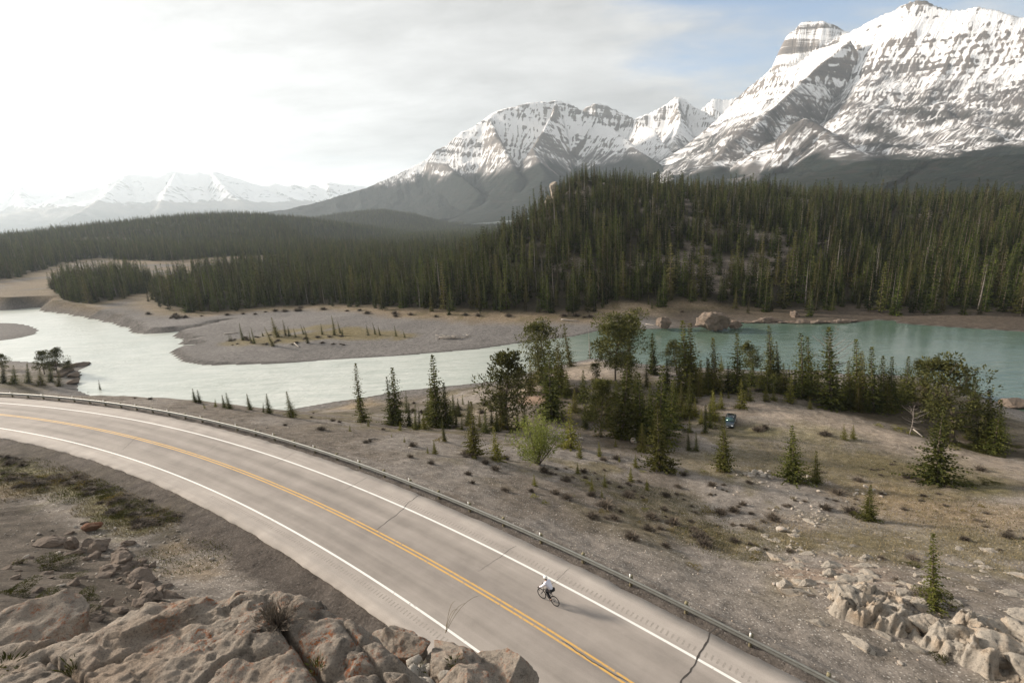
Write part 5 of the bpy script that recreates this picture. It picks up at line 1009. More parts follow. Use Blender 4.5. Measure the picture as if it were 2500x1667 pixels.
# ================================================================== rock outcrops, stones and scrub
def outcrops():
    k = 0
    # (quad pixel, size, turn, tilt, label)
    for (x, y, sz, rz, tl, lab) in [(1600,1235,(1.55,.85,.85),-.55,(.35,.25),'tilted pale limestone block with streaked layers above the ditch'),
        (1790,1300,(.95,.75,.7),-.3,(.2,.2),'ochre-stained limestone lump right of the streaked block'),
        (1890,1330,(1.0,.7,.75),-.5,(.3,.1),'crumbling dark-cracked limestone below the skirted spruce'),
        (2060,1400,(1.5,.9,.85),-.6,(.45,.2),'long slanting limestone rib running down to the corner'),
        (2240,1470,(1.7,1.0,.9),-.6,(.4,.2),'biggest limestone slab in the lower corner of the slope'),
        (2180,1330,(1.3,.8,.6),-.5,(.3,.1),'weathered limestone shelf behind the slanting rib'),
        (2380,1380,(1.4,.9,.7),-.5,(.3,.1),'limestone shelf cut by the frame edge on the slope'),
        (2420,1560,(1.6,1.0,.9),-.6,(.4,.1),'lowest limestone slab at the frame corner'),
        (1500,1185,(.6,.45,.4),.2,(.1,.1),'small white limestone knob at the upper end of the outcrop'),
        (1250,1135,(.55,.4,.32),.4,(.1,.1),'chalky white rock at the foot of the stony slope')]:
        (px, py), = q4([(x, y)]); p = hit(px, py); k += 1
        put_rock('rock_outcrop', lab, 'rock', p, tuple(1.35*v for v in sz), rz, 500+k, 5, 'outcrop', .34, tl, None, cuts=28, rough=.09, fine=.07, strata=.07, dip=(.5, .3, 1))
    for (x, y, sz, rz, lab) in [(430,865,(.75,.5,.42),.3,'rust-brown block standing alone above the ditch'),]:
        (px, py), = q3([(x, y)]); p = hit(px, py); put_rock('rust_boulder', lab, 'boulder', p, sz, rz, 540, 4, 'rust', .12, cuts=10, rough=.1)
    for (x, y, sz, rz, tl, lab) in [(240,935,(1.5,.7,.5),.1,(.1,.15),'flat brown slab jutting from the left cut slope'),(340,945,(.55,.5,.75),.4,(.1,.3),'upright split rock beside the jutting slab'),(450,955,(1.2,.8,.6),-.3,(.2,.1),'broken brown rock face under the rust-brown block'),
        (560,1010,(1.5,.9,.7),-.5,(.3,.1),'wide sloping brown rock on the edge of the cut'),(640,1090,(1.3,.8,.6),-.6,(.3,.2),'layered brown rock at the lip above the ditch'),(610,1105,(.8,.5,.35),-.2,(.1,.1),'pale-topped rock on the lip of the cut'),(690,1180,(1.0,.7,.5),-.5,(.3,.1),'angular rock next to the big lichened ledge'),(650,1215,(.9,.6,.4),.1,(.1,.1),'squat brown rock touching the ledge outline'),(500,1060,(.8,.5,.35),.3,(.1,.1),'low tan rock among the cut slope rubble'),(590,930,(.6,.4,.35),.3,(.1,.1),'dark rock over the hollow by the ditch')]:
        (px, py), = q3([(x, y)]); p = hit(px, py); k += 1
        put_rock('cut_rock', lab, 'rock', p, sz, rz, 560+k, 5, 'cutrock', .38, tl, 'rocks of the left cut slope', cuts=28, rough=.08, fine=.07, strata=.06)
    r = np.random.default_rng(91); CB = [rock_mesh('cut_block', (1, .75, .55), 950+i, 4, 'cutrock', cuts=26, rough=.08, fine=.06, strata=.05) for i in range(5)]
    for cx, cy, sx, sy, n, a, b in ((560,1000,70,60,22,.3,.9),(300,960,120,50,16,.25,.7),(640,1120,60,60,18,.3,.9),(450,1180,160,50,16,.25,.7),(150,1130,120,80,12,.25,.6)):
        for _ in range(n):
            (px, py), = q3([(r.normal(cx, sx), r.normal(cy, sy))]); p = hit(px, py); s_ = r.uniform(a, b)
            if abs(road_so(p[:1], p[1:2])[1][0]) < 10.5: continue
            tag(obj('cut_block', CB[r.integers(5)], None, (p[0], p[1], p[2]-s_*.05), (r.uniform(-.4, .4), r.uniform(-.4, .4), r.uniform(0, 6.28)), (s_*r.uniform(.8, 1.4), s_, s_*r.uniform(.6, 1.0))), 'broken brown rock in the rubble of the left cut slope', 'rock', 'rubble of the left cut slope')
    # boulders in and beside the river
    for (x, y, sz, rz, lab) in [(200,300,(8.8,6.0,5.2),.2,'great ridged brown boulder standing at the far shore'),(500,280,(3.2,2.2,2.6),.4,'pale rock leaning on the right end of the great boulder')]:
        (px, py), = zq(*E5, [(x, y)]); p = at_z(px, py, 0); k += 1; put_rock('shore_boulder', lab, 'boulder', p, sz, rz, 600+k, 5, 'cutrock', .12, (0, 0), None, cuts=30, rough=.12, fine=.10, strata=.09, dip=(1, .2, .6))
    (px, py), = zq(*E4, [(1460, 215)]); put_rock('shore_boulder', 'round brown boulder at the gravel bar end', 'boulder', at_z(px, py, 0), (4.2, 3.2, 4.0), .3, 631, 5, 'cutrock', .15, cuts=26, rough=.1, fine=.1, strata=.06)
    (px, py), = zq(*E6, [(1900, 640)]); put_rock('shore_boulder', 'smooth tan boulder in the water off the near point', 'boulder', at_z(px, py, 0), (2.6, 1.8, 1.3), -.3, 632, 5, 'cutrock', .2, cuts=7, rough=.12)
    for i, (x, y, a, b, c) in enumerate([(600,190,6,1.6,.7),(780,195,7,1.6,.7),(940,180,6,2.4,1.5),(1150,195,7,1.6,.7),(1350,200,8,1.6,.7),(1260,125,2.4,2.2,2.2),(1600,200,8,1.6,.8),(1850,195,8,1.6,.7)]):
        (px, py), = zq(*E5, [(x, y)]); p = hit(px, py); put_rock('shore_rock', 'tan rock ledge in the line along the far shore of the green water', 'rock', p, (a*.8, b*.9, c*.9), random.uniform(-.2, .2), 640+i, 5, 'cutrock', .3, (0, 0), 'rock ledges along the far shore', cuts=12, rough=.26, fine=.14, strata=.09)
    for i, (x, y, a) in enumerate([(330,115,4),(300,140,4),(250,110,3.5),(370,108,4),(400,103,2.5),(345,160,4),(340,190,4),(280,160,4)]):
        (px, py), = q3([(x, y)]); p = hit(px, py); put_rock('shore_rock', 'dark wet rock on the point at the left bend', 'rock', p, (a*.7, a*.5, a*.3), i, 660+i, 4, 'cutrock', .35, (0, 0), 'dark rocks of the left point', cuts=9, rough=.2)
    r = np.random.default_rng(88); OC = [rock_mesh('limestone_block', (1, .7, .45), 900+i, 4, 'outcrop', cuts=30, rough=.10, fine=.08, strata=.08, dip=(.5, .3, 1)) for i in range(5)]
    for cx, cy, sx, sy, n, a, b in ((1330,1060,60,60,10,.5,1.1),(1500,1130,120,50,16,.5,1.3),(1300,900,110,60,14,.35,.8),(1850,1180,150,60,16,.5,1.4),(2150,1060,150,70,14,.4,1.0),(2200,1400,160,90,18,.7,1.7),(1700,1290,120,50,12,.6,1.3),(1950,1350,110,60,14,.6,1.4),(1650,960,180,60,10,.3,.7)):
        for _ in range(n):
            (px, py), = q4([(r.normal(cx, sx), r.normal(cy, sy))]); p = hit(px, py); s_ = r.uniform(a, b)
            if abs(road_so(p[:1], p[1:2])[1][0]) < 9.5: continue
            tag(obj('limestone_block', OC[r.integers(5)], None, (p[0], p[1], p[2]-s_*.06), (r.uniform(-.3, .3)+.2, r.uniform(-.3, .3), r.uniform(-1.2, .2)), (s_*r.uniform(.8, 1.5), s_*r.uniform(.7, 1.2), s_*r.uniform(.5, 1.0))), 'broken pale limestone slab in the outcrops of the open slope', 'rock', 'limestone slabs of the open slope')
def outcrop_mass():
    out = [(1440,1165),(1600,1120),(1750,1185),(1850,1260),(1990,1280),(2150,1270),(2400,1310),(2560,1420),(2560,1700),(2380,1610),(2200,1545),(2000,1465),(1860,1400),(1700,1335),(1560,1300),(1460,1245)]
    poly = np.array([hit(*q4([o_])[0])[:2] for o_ in out]); x0, x1, y0, y1 = poly[:, 0].min()-.6, poly[:, 0].max()+.6, poly[:, 1].min()-.6, poly[:, 1].max()+.6
    st = .055; gx, gy = np.meshgrid(np.arange(x0, x1, st), np.arange(y0, y1, st)); sh = gx.shape; x, y = gx.ravel(), gy.ravel()
    d = poly_sd(poly, x+.5*fbm(x/1.2, y/1.2, oct=4, seed=171), y+.5*fbm(x/1.2+4, y/1.2, oct=4, seed=172)); g = gi(x, y)
    n1 = fbm(x/1.6, y/1.6, oct=4, seed=173); H = .55+.55*sstep(-.25, .4, n1)-.75*sstep(.05, .35, fbm(x/2.2+9, y/2.2, oct=3, seed=174))
    z = g-.35+H*1.25*sstep(-.15, .55, d); rr = np.random.default_rng(16)
    for n_, tilt, off in ((60, .30, .12), (420, .32, .045), (2600, .30, .012)):
        sx_, sy_ = rr.uniform(x0, x1, n_), rr.uniform(y0, y1, n_); ga, gb, go = rr.normal(size=n_)*tilt+.12, rr.normal(size=n_)*tilt-.25, rr.normal(size=n_)*off; sc_ = math.sqrt((x1-x0)*(y1-y0)/n_)
        id_ = np.zeros(len(x), int); b1 = np.full(len(x), 1e9); u = (x+y*.6)*.8; v = (y-x*.6)*1.9; us = (sx_+sy_*.6)*.8; vs = (sy_-sx_*.6)*1.9
        uw = u+.3*sc_*fbm(x/sc_, y/sc_, oct=3, seed=175); vw = v+.3*sc_*fbm(x/sc_+7, y/sc_, oct=3, seed=176)
        o_ = np.argsort(us); us2 = us[o_]; w_ = sc_*2.2
        lo = np.searchsorted(us2, uw-w_); hi = np.searchsorted(us2, uw+w_); 
        for k_ in range(int((hi-lo).max())):
            j = np.minimum(lo+k_, len(us2)-1); ok = lo+k_ < hi; c_ = o_[j]; q = np.where(ok, (uw-us[c_])**2+(vw-vs[c_])**2, 1e9); m1 = q < b1; id_ = np.where(m1, c_, id_); b1 = np.where(m1, q, b1)
        z = z+(np.clip((x-sx_[id_])*ga[id_]+(y-sy_[id_])*gb[id_], -.6*sc_*tilt, .6*sc_*tilt)+go[id_])*sstep(-.1, .5, d)
    z = z+.03*fbm(x/.15, y/.15, oct=3, seed=177); z = np.where(d < -.05, np.minimum(z, g-.1), z)
    idx = np.arange(len(x)).reshape(sh); Q = np.stack([idx[:-1, :-1], idx[:-1, 1:], idx[1:, 1:], idx[1:, :-1]], -1).reshape(-1, 4); Q = Q[((z-g)[Q] > -.12).any(1)]; used = np.zeros(len(x), bool); used[Q.ravel()] = True; re = np.cumsum(used)-1
    org = np.array((poly[:, 0].mean(), poly[:, 1].mean(), g.mean())); me = mesh('limestone_outcrop', (np.c_[x, y, z]-org)[used], re[Q], [MAT['outcrop']])
    tag(obj('limestone_outcrop', me, None, org), 'broken pale limestone ledge rising beside the ditch in the lower corner', 'rock')
    for i, (px, py, D, sz) in enumerate([(1352, 468, 462, (6, 5, 13)), (1338, 500, 456, (6, 5, 10))]):
        p = at_d(px, py, D); tag(obj('knoll_crag', rock_mesh('knoll_crag', sz, 990+i, 5, 'outcrop', cuts=24, rough=.12, fine=.09, strata=.06), None, p, (0, 0, .4)), ['tan cliff face on the steep left end of the wooded knoll', 'lower tan crag under the knoll cliff'][i], 'cliff')
outcrops(); outcrop_mass()
STONES = [rock_mesh('stone', (1, .8, .6), 700+i, 2, 'stone', cuts=7, rough=.12) for i in range(6)]
def scatter_px(n, cx, cy, sx, sy, rng, conv):
    return conv([(rng.normal(cx, sx), rng.normal(cy, sy)) for _ in range(n)])
def stones():
    r = np.random.default_rng(31); n = 0
    fields = [(26,1120,615,40,9,.22,.5,q4,'pale stone in the boulder line behind the gravel slope','stones in the boulder line'),(18,1300,640,90,14,.12,.3,q4,'pale stone in the boulder line behind the gravel slope','stones in the boulder line'),(14,1620,690,80,14,.15,.35,q4,'pale stone in the boulder line behind the gravel slope','stones in the boulder line'),
      (46,1350,790,70,28,.08,.26,q4,'tumbled stone in the rubble patch on the open slope','rubble patch on the open slope'),(24,1200,700,130,30,.06,.2,q4,'tumbled stone in the rubble patch on the open slope','rubble patch on the open slope'),
      (40,1300,980,110,60,.06,.2,q4,'white stone on the mound above the outcrop','white stones on the mound'),(30,1350,1130,110,40,.06,.22,q4,'white stone on the mound above the outcrop','white stones on the mound'),(24,1900,1000,250,70,.06,.18,q4,'white stone on the mound above the outcrop','white stones on the mound'),
      (16,1900,1420,160,60,.06,.22,q4,'loose stone at the foot of the limestone outcrop','stones below the outcrop'),(14,400,560,220,40,.08,.2,q4,'white stone at the rim of the gravel slope','stones on the gravel rim'),(16,1000,415,300,20,.1,.25,q3,'white stone at the rim of the gravel slope','stones on the gravel rim'),
      (22,750,960,60,80,.05,.16,q3,'stone in the litter along the inner ditch','stones along the inner ditch'),(24,350,950,200,110,.08,.24,q3,'loose stone on the brown cut slope','stones on the cut slope')]
    for cnt, cx, cy, sx, sy, a, b, conv, lab, grp in fields:
        for px, py in scatter_px(cnt, cx, cy, sx, sy, r, conv):
            p = hit(px, py); s = r.uniform(a, b)
            if abs(road_so(p[:1], p[1:2])[1][0]) < 6.6: continue
            o = obj('stone', STONES[r.integers(6)], None, (p[0], p[1], p[2]+s*.15), (r.uniform(-.3, .3), r.uniform(-.3, .3), r.uniform(0, 6.28)), (s*r.uniform(.8, 1.3), s, s*r.uniform(.7, 1.1))); tag(o, lab, 'stone', grp); n += 1
    for (x, y, s, lab, o_) in [(560,460,.75,'white pointed boulder on bare earth under the big pines',EQ4),(1240,870,.5,'flat tan boulder on the rubble mound',EQ4),(1110,605,.6,'largest boulder of the line behind the gravel slope',EQ4),(1765,1198,.42,'cube-shaped white stone on the outcrop edge',EQ4),(1240,1130,.4,'white boulder low on the mound by the ditch',EQ4),(973,1003,.22,'lone white stone on the dark inner shoulder',EQ3),(1000,590,.5,'grey boulder at the left end of the boulder line',EQ4),(660,1265,.5,'grey rock beside the dark stump under the pines',E4),(810,915,.14,'lone pale stone in the grass by the red seedling',EQ3)]:
        (px, py), = zq(*o_, [(x, y)]); p = hit(px, py); tag(obj('boulder', STONES[n % 6], None, (p[0], p[1], p[2]+s*.3), (.2, .1, n), (s*1.1, s, s*1.1)), lab, 'boulder'); n += 1
stones()
def gravel():
    """loose stones too many to count, real low-poly pebbles"""
    r = np.random.default_rng(44); base, F = ico(1); B = MB(); cnt = 0
    regs = [(5200, (6.9, 30), (-10, 118), .018, .075), (1500, (-16, -7.5), (20, 100), .02, .08)]
    for n, (o0, o1), (s0, s1), a, b in regs:
        S = r.uniform(s0, s1, n); O = o0+(o1-o0)*r.random(n)**1.1; P = road_xy(S, O); z = gi(P[:, 0], P[:, 1])
        sz = a+(b-a)*r.random(n)**3
        for i in range(n):
            V = base*np.array([r.uniform(.8, 1.3), r.uniform(.7, 1.1), r.uniform(.5, .8)])*sz[i]*r.uniform(.8, 1.15, (len(base), 1)); c, s_ = math.cos(i), math.sin(i)
            B.add(np.c_[V[:, 0]*c-V[:, 1]*s_, V[:, 0]*s_+V[:, 1]*c, V[:, 2]]+(P[i, 0], P[i, 1], z[i]+sz[i]*.2), F[::2] if sz[i] < .03 else F)
    tag(obj('gravel', B.me('gravel', [MAT['stone']])), 'loose pale gravel strewn over the road banks', 'gravel', kind='stuff')
gravel()
SHRUB = [shrub(800+i).me('twigs', [MAT['twig']]) for i in range(4)]; LEAF = [leafy(820+i).me('leaves', [MAT['juniper']]) for i in range(3)]; GOLD = [leafy(830+i, .5, .42, 420, .13, .03).me('leaves', [MAT['goldshrub']]) for i in range(2)]; LEAFBIG = [leafy(850+i, 1.25, .55, 2400, .13, .05).me('leaves', [MAT['juniper']]) for i in range(2)]; LEAFHUGE = [leafy(855+i, 2.5, 1.5, 5200, .22, .09).me('leaves', [MAT['juniper']]) for i in range(2)]; GREEN = [leafy(840+i, .5, .5, 420, .11, .035).me('leaves', [MAT['young']]) for i in range(2)]
def scrub():
    r = np.random.default_rng(61)
    def put(kind, px, py, R, lab, grp, nm, cat, flat=1.0):
        p = hit(px, py)
        if abs(road_so(p[:1], p[1:2])[1][0]) < 6.8: return
        ms = dict(t=SHRUB, j=LEAF, g=GOLD, y=GREEN)[kind]; s = R/.5
        if kind == 'j' and R > .55: ms, s = (LEAFBIG, R/1.25) if R < 1.6 else (LEAFHUGE, R/2.5)
        tag(obj(nm, ms[r.integers(len(ms))], None, tuple(p), (0, 0, r.uniform(0, 6.28)), (s*r.uniform(.9, 1.2), s*r.uniform(.9, 1.2), s*flat)), lab, cat, grp)
    for x, y, w in [(372,808,.8),(430,760,1.1),(470,815,.8),(640,810,.9),(740,835,1.0),(700,775,.7),(630,870,.9),(550,905,.9),(870,910,1.1),(890,940,1.0),(840,870,.7),(705,940,.5),(680,860,.6),(535,712,1.0),(368,708,.8),(705,708,.8),(765,668,.6),(920,662,.8),(790,612,.7),(1060,750,.7),(1020,780,.9),(1100,860,.7),(1200,820,1.1),(960,790,.9),(1500,700,1.1),(1440,770,1.0),(1560,790,1.2),(1820,625,1.0),(1590,640,.9),(200,700,.7),(250,720,.8),(90,690,.5),(480,540,.9),(420,545,.8),(150,600,1.0),(250,640,.9),(330,600,.8),(2150,590,1.0),(1130,410,1.4),(1160,400,1.2),(1440,430,1.2),(1840,1000,.6),(2080,910,.6),(1770,1100,.5),(1020,920,.7),(1090,650,.6),(1300,640,.6),(2280,900,.8),(1700,1000,.5)]:
        (px, py), = q4([(x, y)]); put('t', px, py, w*.75, 'low leafless dark shrub on the gravel and grass slope', 'leafless shrubs on the open slope', 'bare_shrub', 'shrub', .9)
    for x, y, w in [(1895,480,1.0),(1475,405,.8),(1310,385,.5),(1530,365,.7),(1885,530,.6),(1980,560,.6),(1680,465,.6),(1700,460,.5),(2150,610,.6),(2275,590,1.0),(2140,530,.5),(1560,370,.5),(1430,350,.4),(1330,345,.4),(405,235,.4),(690,265,.6),(560,240,.5),(620,262,.4),(1360,340,.5),(1760,405,.6),(1440,330,.4),(2230,560,.9),(2320,540,.9),(2320,685,.7),(2170,650,.5)]:
        (px, py), = q3([(x, y)]); put('t', px, py, w*.7, 'small bare shrub on the gravel shoulder beyond the barrier', 'bare shrubs on the gravel shoulder', 'bare_shrub', 'shrub', .8)
    for x, y, w, f, lab in [(835,1040,1.0,.5,'flat juniper mat alone on the gravel near the barrier'),(900,790,1.6,.7,'spreading ochre juniper on the gravel slope'),(620,660,.6,1.3,'dark round juniper on the upper gravel slope'),(2100,660,2.6,.35,'wide juniper mat below the big lone spruce'),(2200,650,2.2,.35,'juniper mat reaching right from the big lone spruce'),(1840,1030,1.2,.5,'juniper tuft left of the skirted spruce'),(1940,1200,2.0,.9,'dense juniper skirt round the slender spruce on the outcrop'),(1900,1180,1.5,.9,'left lobe of juniper round the slender spruce'),(1990,1190,1.5,.9,'right lobe of juniper round the slender spruce'),(1965,1460,.7,1.2,'juniper tuft growing from the outcrop foot'),(110,1060,.1,.1,'')]:
        if lab: (px, py), = q4([(x, y)]); put('g' if 'ochre' in lab or 'alone' in lab else 'j', px, py, w*.5, lab, None, 'juniper', 'shrub', f)
    for x, y, w in [(880,600,1.0),(800,600,.7),(350,655,.8),(330,640,.7),(100,715,.8),(150,745,.8),(280,710,.5),(610,775,.8),(1000,620,.7),(600,600,.8),(640,545,.7)]:
        (px, py), = q4([(x, y)]); put('y', px, py, w*.5, 'yellow-green herb clump on the gravel slope', 'green clumps on the gravel slope', 'green_shrub', 'shrub', .6)
    for x, y, w, f, lab in [(230,1030,2.4,.5,'dark moss-green juniper mat on the left cut slope'),(330,1085,1.2,.5,'small juniper mat below the jutting slab'),(80,1020,.9,.5,'dark juniper tuft at the left frame edge'),(200,1190,1.5,.5,'juniper mat in the rubble above the ledge'),(380,1180,1.5,.6,'juniper mat beside the ledge outline'),(60,1160,2.0,.5,'broad dark juniper patch low on the left edge'),(340,1250,1.7,.5,'lowest juniper patch behind the ledge'),(260,1290,1.4,.4,'juniper strip against the dusty slab')]:
        (px, py), = q3([(x, y)]); put('j', px, py, w*.5, lab, 'juniper mats of the left cut slope', 'juniper', 'shrub', f)
    for i in range(150):
        x, y = [(60,560),(200,640),(330,640),(430,680),(520,730),(600,790),(680,830),(740,800),(30,620),(120,660)][i % 10]; (px, py), = q3([(x+r.normal()*45, y+r.normal()*16)])
        put('tgjj'[int(r.integers(0, 4))] if i % 3 else 't', px, py, r.uniform(.25, .7), 'low brown-green scrub in the strip beside the inner shoulder', 'scrub strip beside the inner shoulder', 'verge_shrub', 'shrub', .55)
    for i in range(110):
        x, y = [(350,640),(550,680),(750,720),(950,700),(450,800),(700,830),(850,860),(1050,830),(1250,760),(1500,740),(1700,760),(1900,700),(2100,780),(2250,880),(1150,960),(250,600),(1400,600),(1650,600)][i % 18]; (px, py), = q4([(x+r.normal()*70, y+r.normal()*30)])
        put('ttgt'[i % 4], px, py, r.uniform(.18, .42), 'small grey-brown tuft on the gravel and grass slope', 'small tufts on the open slope', 'slope_tuft', 'shrub', .7)
    for x, y, w in [(600,830,3.4),(350,800,2.5)]:
        (px, py), = zq(*E4, [(x, y)]); put('t', px, py, w*.5, 'dense reddish thicket at the foot of the sandy mound' if x == 600 else 'dark thicket left of the reddish one under the pines', None, 'thicket', 'shrub', .9)
    for x, y, w, k in [(740,920,5,'j'),(440,900,4,'j'),(100,950,3.5,'j'),(1560,880,3.2,'t'),(1000,960,3.5,'j'),(1450,980,3.5,'j'),(1700,1150,3,'j'),(1900,1250,3.5,'t')]:
        (px, py), = zq(*E5, [(x, y)]); put(k, px, py, w*.5, 'dark undergrowth mound under the trees by the green water', 'undergrowth below the lakeside trees', 'undergrowth_shrub', 'shrub', .6)
    for x, y, w, k in [(300,680,3,'j'),(600,620,3,'t'),(850,640,3,'t'),(1080,360,2.5,'j'),(1450,1110,3.5,'j'),(1600,1150,3,'j'),(650,900,2.2,'y'),(420,850,1.4,'y'),(1240,1100,1.5,'y'),(1900,1080,2,'j'),(1750,1190,2,'j')]:
        (px, py), = zq(*E6, [(x, y)]); put(k, px, py, w*.5, 'undergrowth clump under the trees of the wooded rise', 'undergrowth on the wooded rise', 'undergrowth_shrub', 'shrub', .6)
    for i in range(26):
        x, y = r.uniform(960, 2300), r.uniform(930, 1050); (px, py), = zq(*E2, [(x, y)]); put('t', px, py, r.uniform(.5, 1.3), 'low shrub on the grassy gravel island', 'low shrubs on the gravel island', 'island_shrub', 'shrub', .7)
    for i in range(40):
        x = r.uniform(360, 1700); y = np.interp(x, [360, 520, 760, 1010, 1300, 1700], [770, 775, 752, 772, 778, 760])+r.normal()*4; put('t', x, y, r.uniform(.8, 2.0), 'leafless bank shrub below the forest edge', 'shrubs below the forest edge', 'bank_shrub', 'shrub', .9)
    for i in range(14):
        (px, py), = zq(*E3, [(r.uniform(600, 1900), r.uniform(700, 860))]); put('t', px, py, r.uniform(.5, 1.1), 'grey leafless bush on the near river beach', 'bushes on the near beach', 'beach_shrub', 'shrub', 1.3)
scrub()
def foot_scrub():
    r = np.random.default_rng(19)
    for o in [q for q in COL.objects if q.parent is None and q.get('group') in ('trees of the grove on the sandy mound', 'trees along the green water', 'trees on the wooded rise', 'spruces and pines on the stony bank', 'lone spruces on the open slope')]:
        if o.scale[2] < .28: continue
        k = r.uniform(.5, 1.1); a = r.uniform(0, 6.28); x, y = o.location.x+math.cos(a)*k*.8, o.location.y+math.sin(a)*k*.8; m = [SHRUB, LEAF, GOLD, LEAF, GREEN][r.integers(5)]
        tag(obj('foot_shrub', m[r.integers(len(m))], None, (x, y, float(gi(x, y))), (0, 0, a), (k*2.2, k*2.2, k*1.2)), 'low scrub growing at the foot of a conifer', 'shrub', 'scrub at the feet of the near conifers')
foot_scrub()
def grass_field():
    """dry grass and low herbs on the banks: uncounted"""
    r = np.random.default_rng(77); B = [MB(), MB()]
    spots = [(q4([(x, y)])[0], rr, n) for x, y, rr, n in [(900,900,3,500),(720,760,5,700),(1000,920,4,600),(1500,900,6,700),(1900,780,6,800),(2200,820,6,700),(1500,560,8,700),(1200,560,6,500),(900,550,6,500),(1350,420,8,500),(1700,720,5,500),(2000,930,6,600),(2300,950,5,500),(600,480,6,400),(1850,600,7,500),(1250,880,3,300)]]+[(q3([(x, y)])[0], rr, n) for x, y, rr, n in [(60,600,4,800),(200,640,3,700),(330,650,3,700),(430,680,2.6,700),(520,740,2.4,600),(600,790,2.2,600),(680,830,2.2,600),(30,690,3,400),(850,1000,2.5,300)]]
    for (px, py), rr, n in spots:
        n *= 3; c = hit(px, py); a = r.uniform(0, 6.28, n); q = rr*np.sqrt(r.random(n))*1.2; x = c[0]+np.cos(a)*q; y = c[1]+np.sin(a)*q; O = road_so(x, y)[1]; k = np.abs(O) > 6.9; x, y = x[k], y[k]
        if not len(x): continue
        z = gi(x, y); P = np.c_[x, y, z-.02]; D = r.normal(size=(len(x), 3))*.5+(0, 0, 1); L_ = r.uniform(.10, .30, len(x)); V, F = sprays(P, D, L_, L_*.16, r); B[int(r.random() < .45)].add(V, F)
    for b, m, l in ((B[0], 'drygrass', 'dry straw-coloured grass tufts on the banks'), (B[1], 'juniper', 'short dark green herbs on the banks')):
        if b.V: tag(obj('grass', b.me('grass', [MAT[m]])), l, 'grass', kind='stuff')
grass_field()
def driftwood():
    def log(px0, py0, px1, py1, z, r0, lab, o=((0, 0), 1)):
        (a, b), (c, d) = zq(*o, [(px0, py0), (px1, py1)]); p = hit(a, b); q = hit(c, d); m = (p+q)/2; t = np.linspace(0, 1, 6)[:, None]; P = p+(q-p)*t+np.array([0, 0, r0*.8])-m+np.c_[np.zeros(6), .15*r0*np.sin(np.arange(6)*2), np.zeros(6)]
        tag(obj('driftwood_log', MB().tube(P, np.linspace(r0, r0*.55, 6), 7).me('driftwood_log', [MAT['deadwood']]), None, m), lab, 'log')
    log(1100,130,1210,170,0,.35,'bleached log lying alone on the pale far beach',E4); log(470,122,640,140,0,.3,'long grey log along the foot of the far bank',E4); log(230,150,335,132,0,.3,'short grey log left of the long one on the far bank',E4); log(1280,165,1370,180,0,.25,'thin log next to the round shore boulder',E4)
    log(1735,1030,1790,1075,0,.25,'white log lying across the island bank',E2); log(930,925,1090,910,0,.3,'grey log on the bar left of the island trees',E2); log(805,890,905,970,0,.12,'bleached fallen trunk under the dead snag',E6)
    log(1610,868,1890,870,0,.16,'long pale fallen trunk behind the parked car',E4); log(250,1165,345,1150,0,.09,'dark fallen branch on the gravel shoulder',E3); log(770,1275,960,1300,0,.09,'dark fallen branch beside the pair of young spruces',E3)
    r = np.random.default_rng(5); p = hit(*zq((0, 0), .94081, [(1040, 777)])[0]); B = MB()
    for i in range(34):
        a = r.uniform(-.9, .9)+(math.pi if i % 2 else 0); c = r.normal(size=3)*(3.2, 1.0, .25)+(0, 0, .5); d = np.array((math.cos(a), math.sin(a)*.6, r.normal()*.15))*r.uniform(1, 2.6); B.tube([c-d, c+d], [.13, .07], 5)
    tag(obj('driftwood_pile', B.me('driftwood_pile', [MAT['deadwood']]), None, p), 'tangled heap of bleached driftwood on the gravel bar', 'driftwood')
driftwood()
def ledge_plants():
    r = np.random.default_rng(9); (px, py), = q3([(1265, 1290)]); p = at_z(px, py, 41.55)
    B = shrub(901, .17, .17, 260, .0022); tag(obj('ledge_shrub', B.me('twigs', [MAT['twig']]), None, p-(0, 0, .02)), 'dark scrubby plant rooted in a crack of the big ledge', 'shrub')
    (px, py), = q3([(325, 1510)]); p = at_z(px, py, 41.55); tag(obj('ledge_tuft', leafy(902, .05, .10, 60, .07, .008).me('blades', [MAT['juniper']]), None, p-(0, 0, .03)), 'small grass tuft in the left crack of the ledge', 'grass tuft')
    (px, py), = q3([(1450, 1480)]); p = at_z(px, py, 41.55); tag(obj('ledge_tuft', leafy(903, .05, .07, 60, .05, .008).me('blades', [MAT['juniper']]), None, p-(0, 0, .03)), 'small herb in the long crack of the ledge', 'grass tuft')
    B = MB(); b = at_d(*q3([(2045, 1320)])[0], 4.6)-(0, 0, .05)
    for tx, ty, w in [(2090,1190,.0),(2200,1165,.04),(2100,1230,.02),(2140,1200,.03)]:
        t = at_d(*q3([(tx, ty)])[0], 4.75); s = np.linspace(0, 1, 7)[:, None]; P = b+(t-b)*s+np.array([0, 0, .10])*(s*(1-s)*4)-b; B.tube(P, np.linspace(.0035, .0018, 7), 4, False)
    tag(obj('grass_stalk', B.me('grass_stalk', [MAT['drygrass']]), None, b), 'thin dry grass stalks arching over the road from the boulders', 'grass')
    for x, y in [(2090, 1455), (1920, 1490), (20, 1450)]:
        q = at_d(*q3([(x, y)])[0], 4.2); 
        tag(obj('ledge_tuft', leafy(904, .08, .06, 70, .05, .01).me('blades', [MAT['juniper']]), None, q-(0, 0, .05)), {2090: 'green herb cushion between the right-hand boulders', 1920: 'herb cushion among the wedged rubble', 20: 'herb at the left frame edge of the ledge'}[x], 'grass tuft')
ledge_plants()
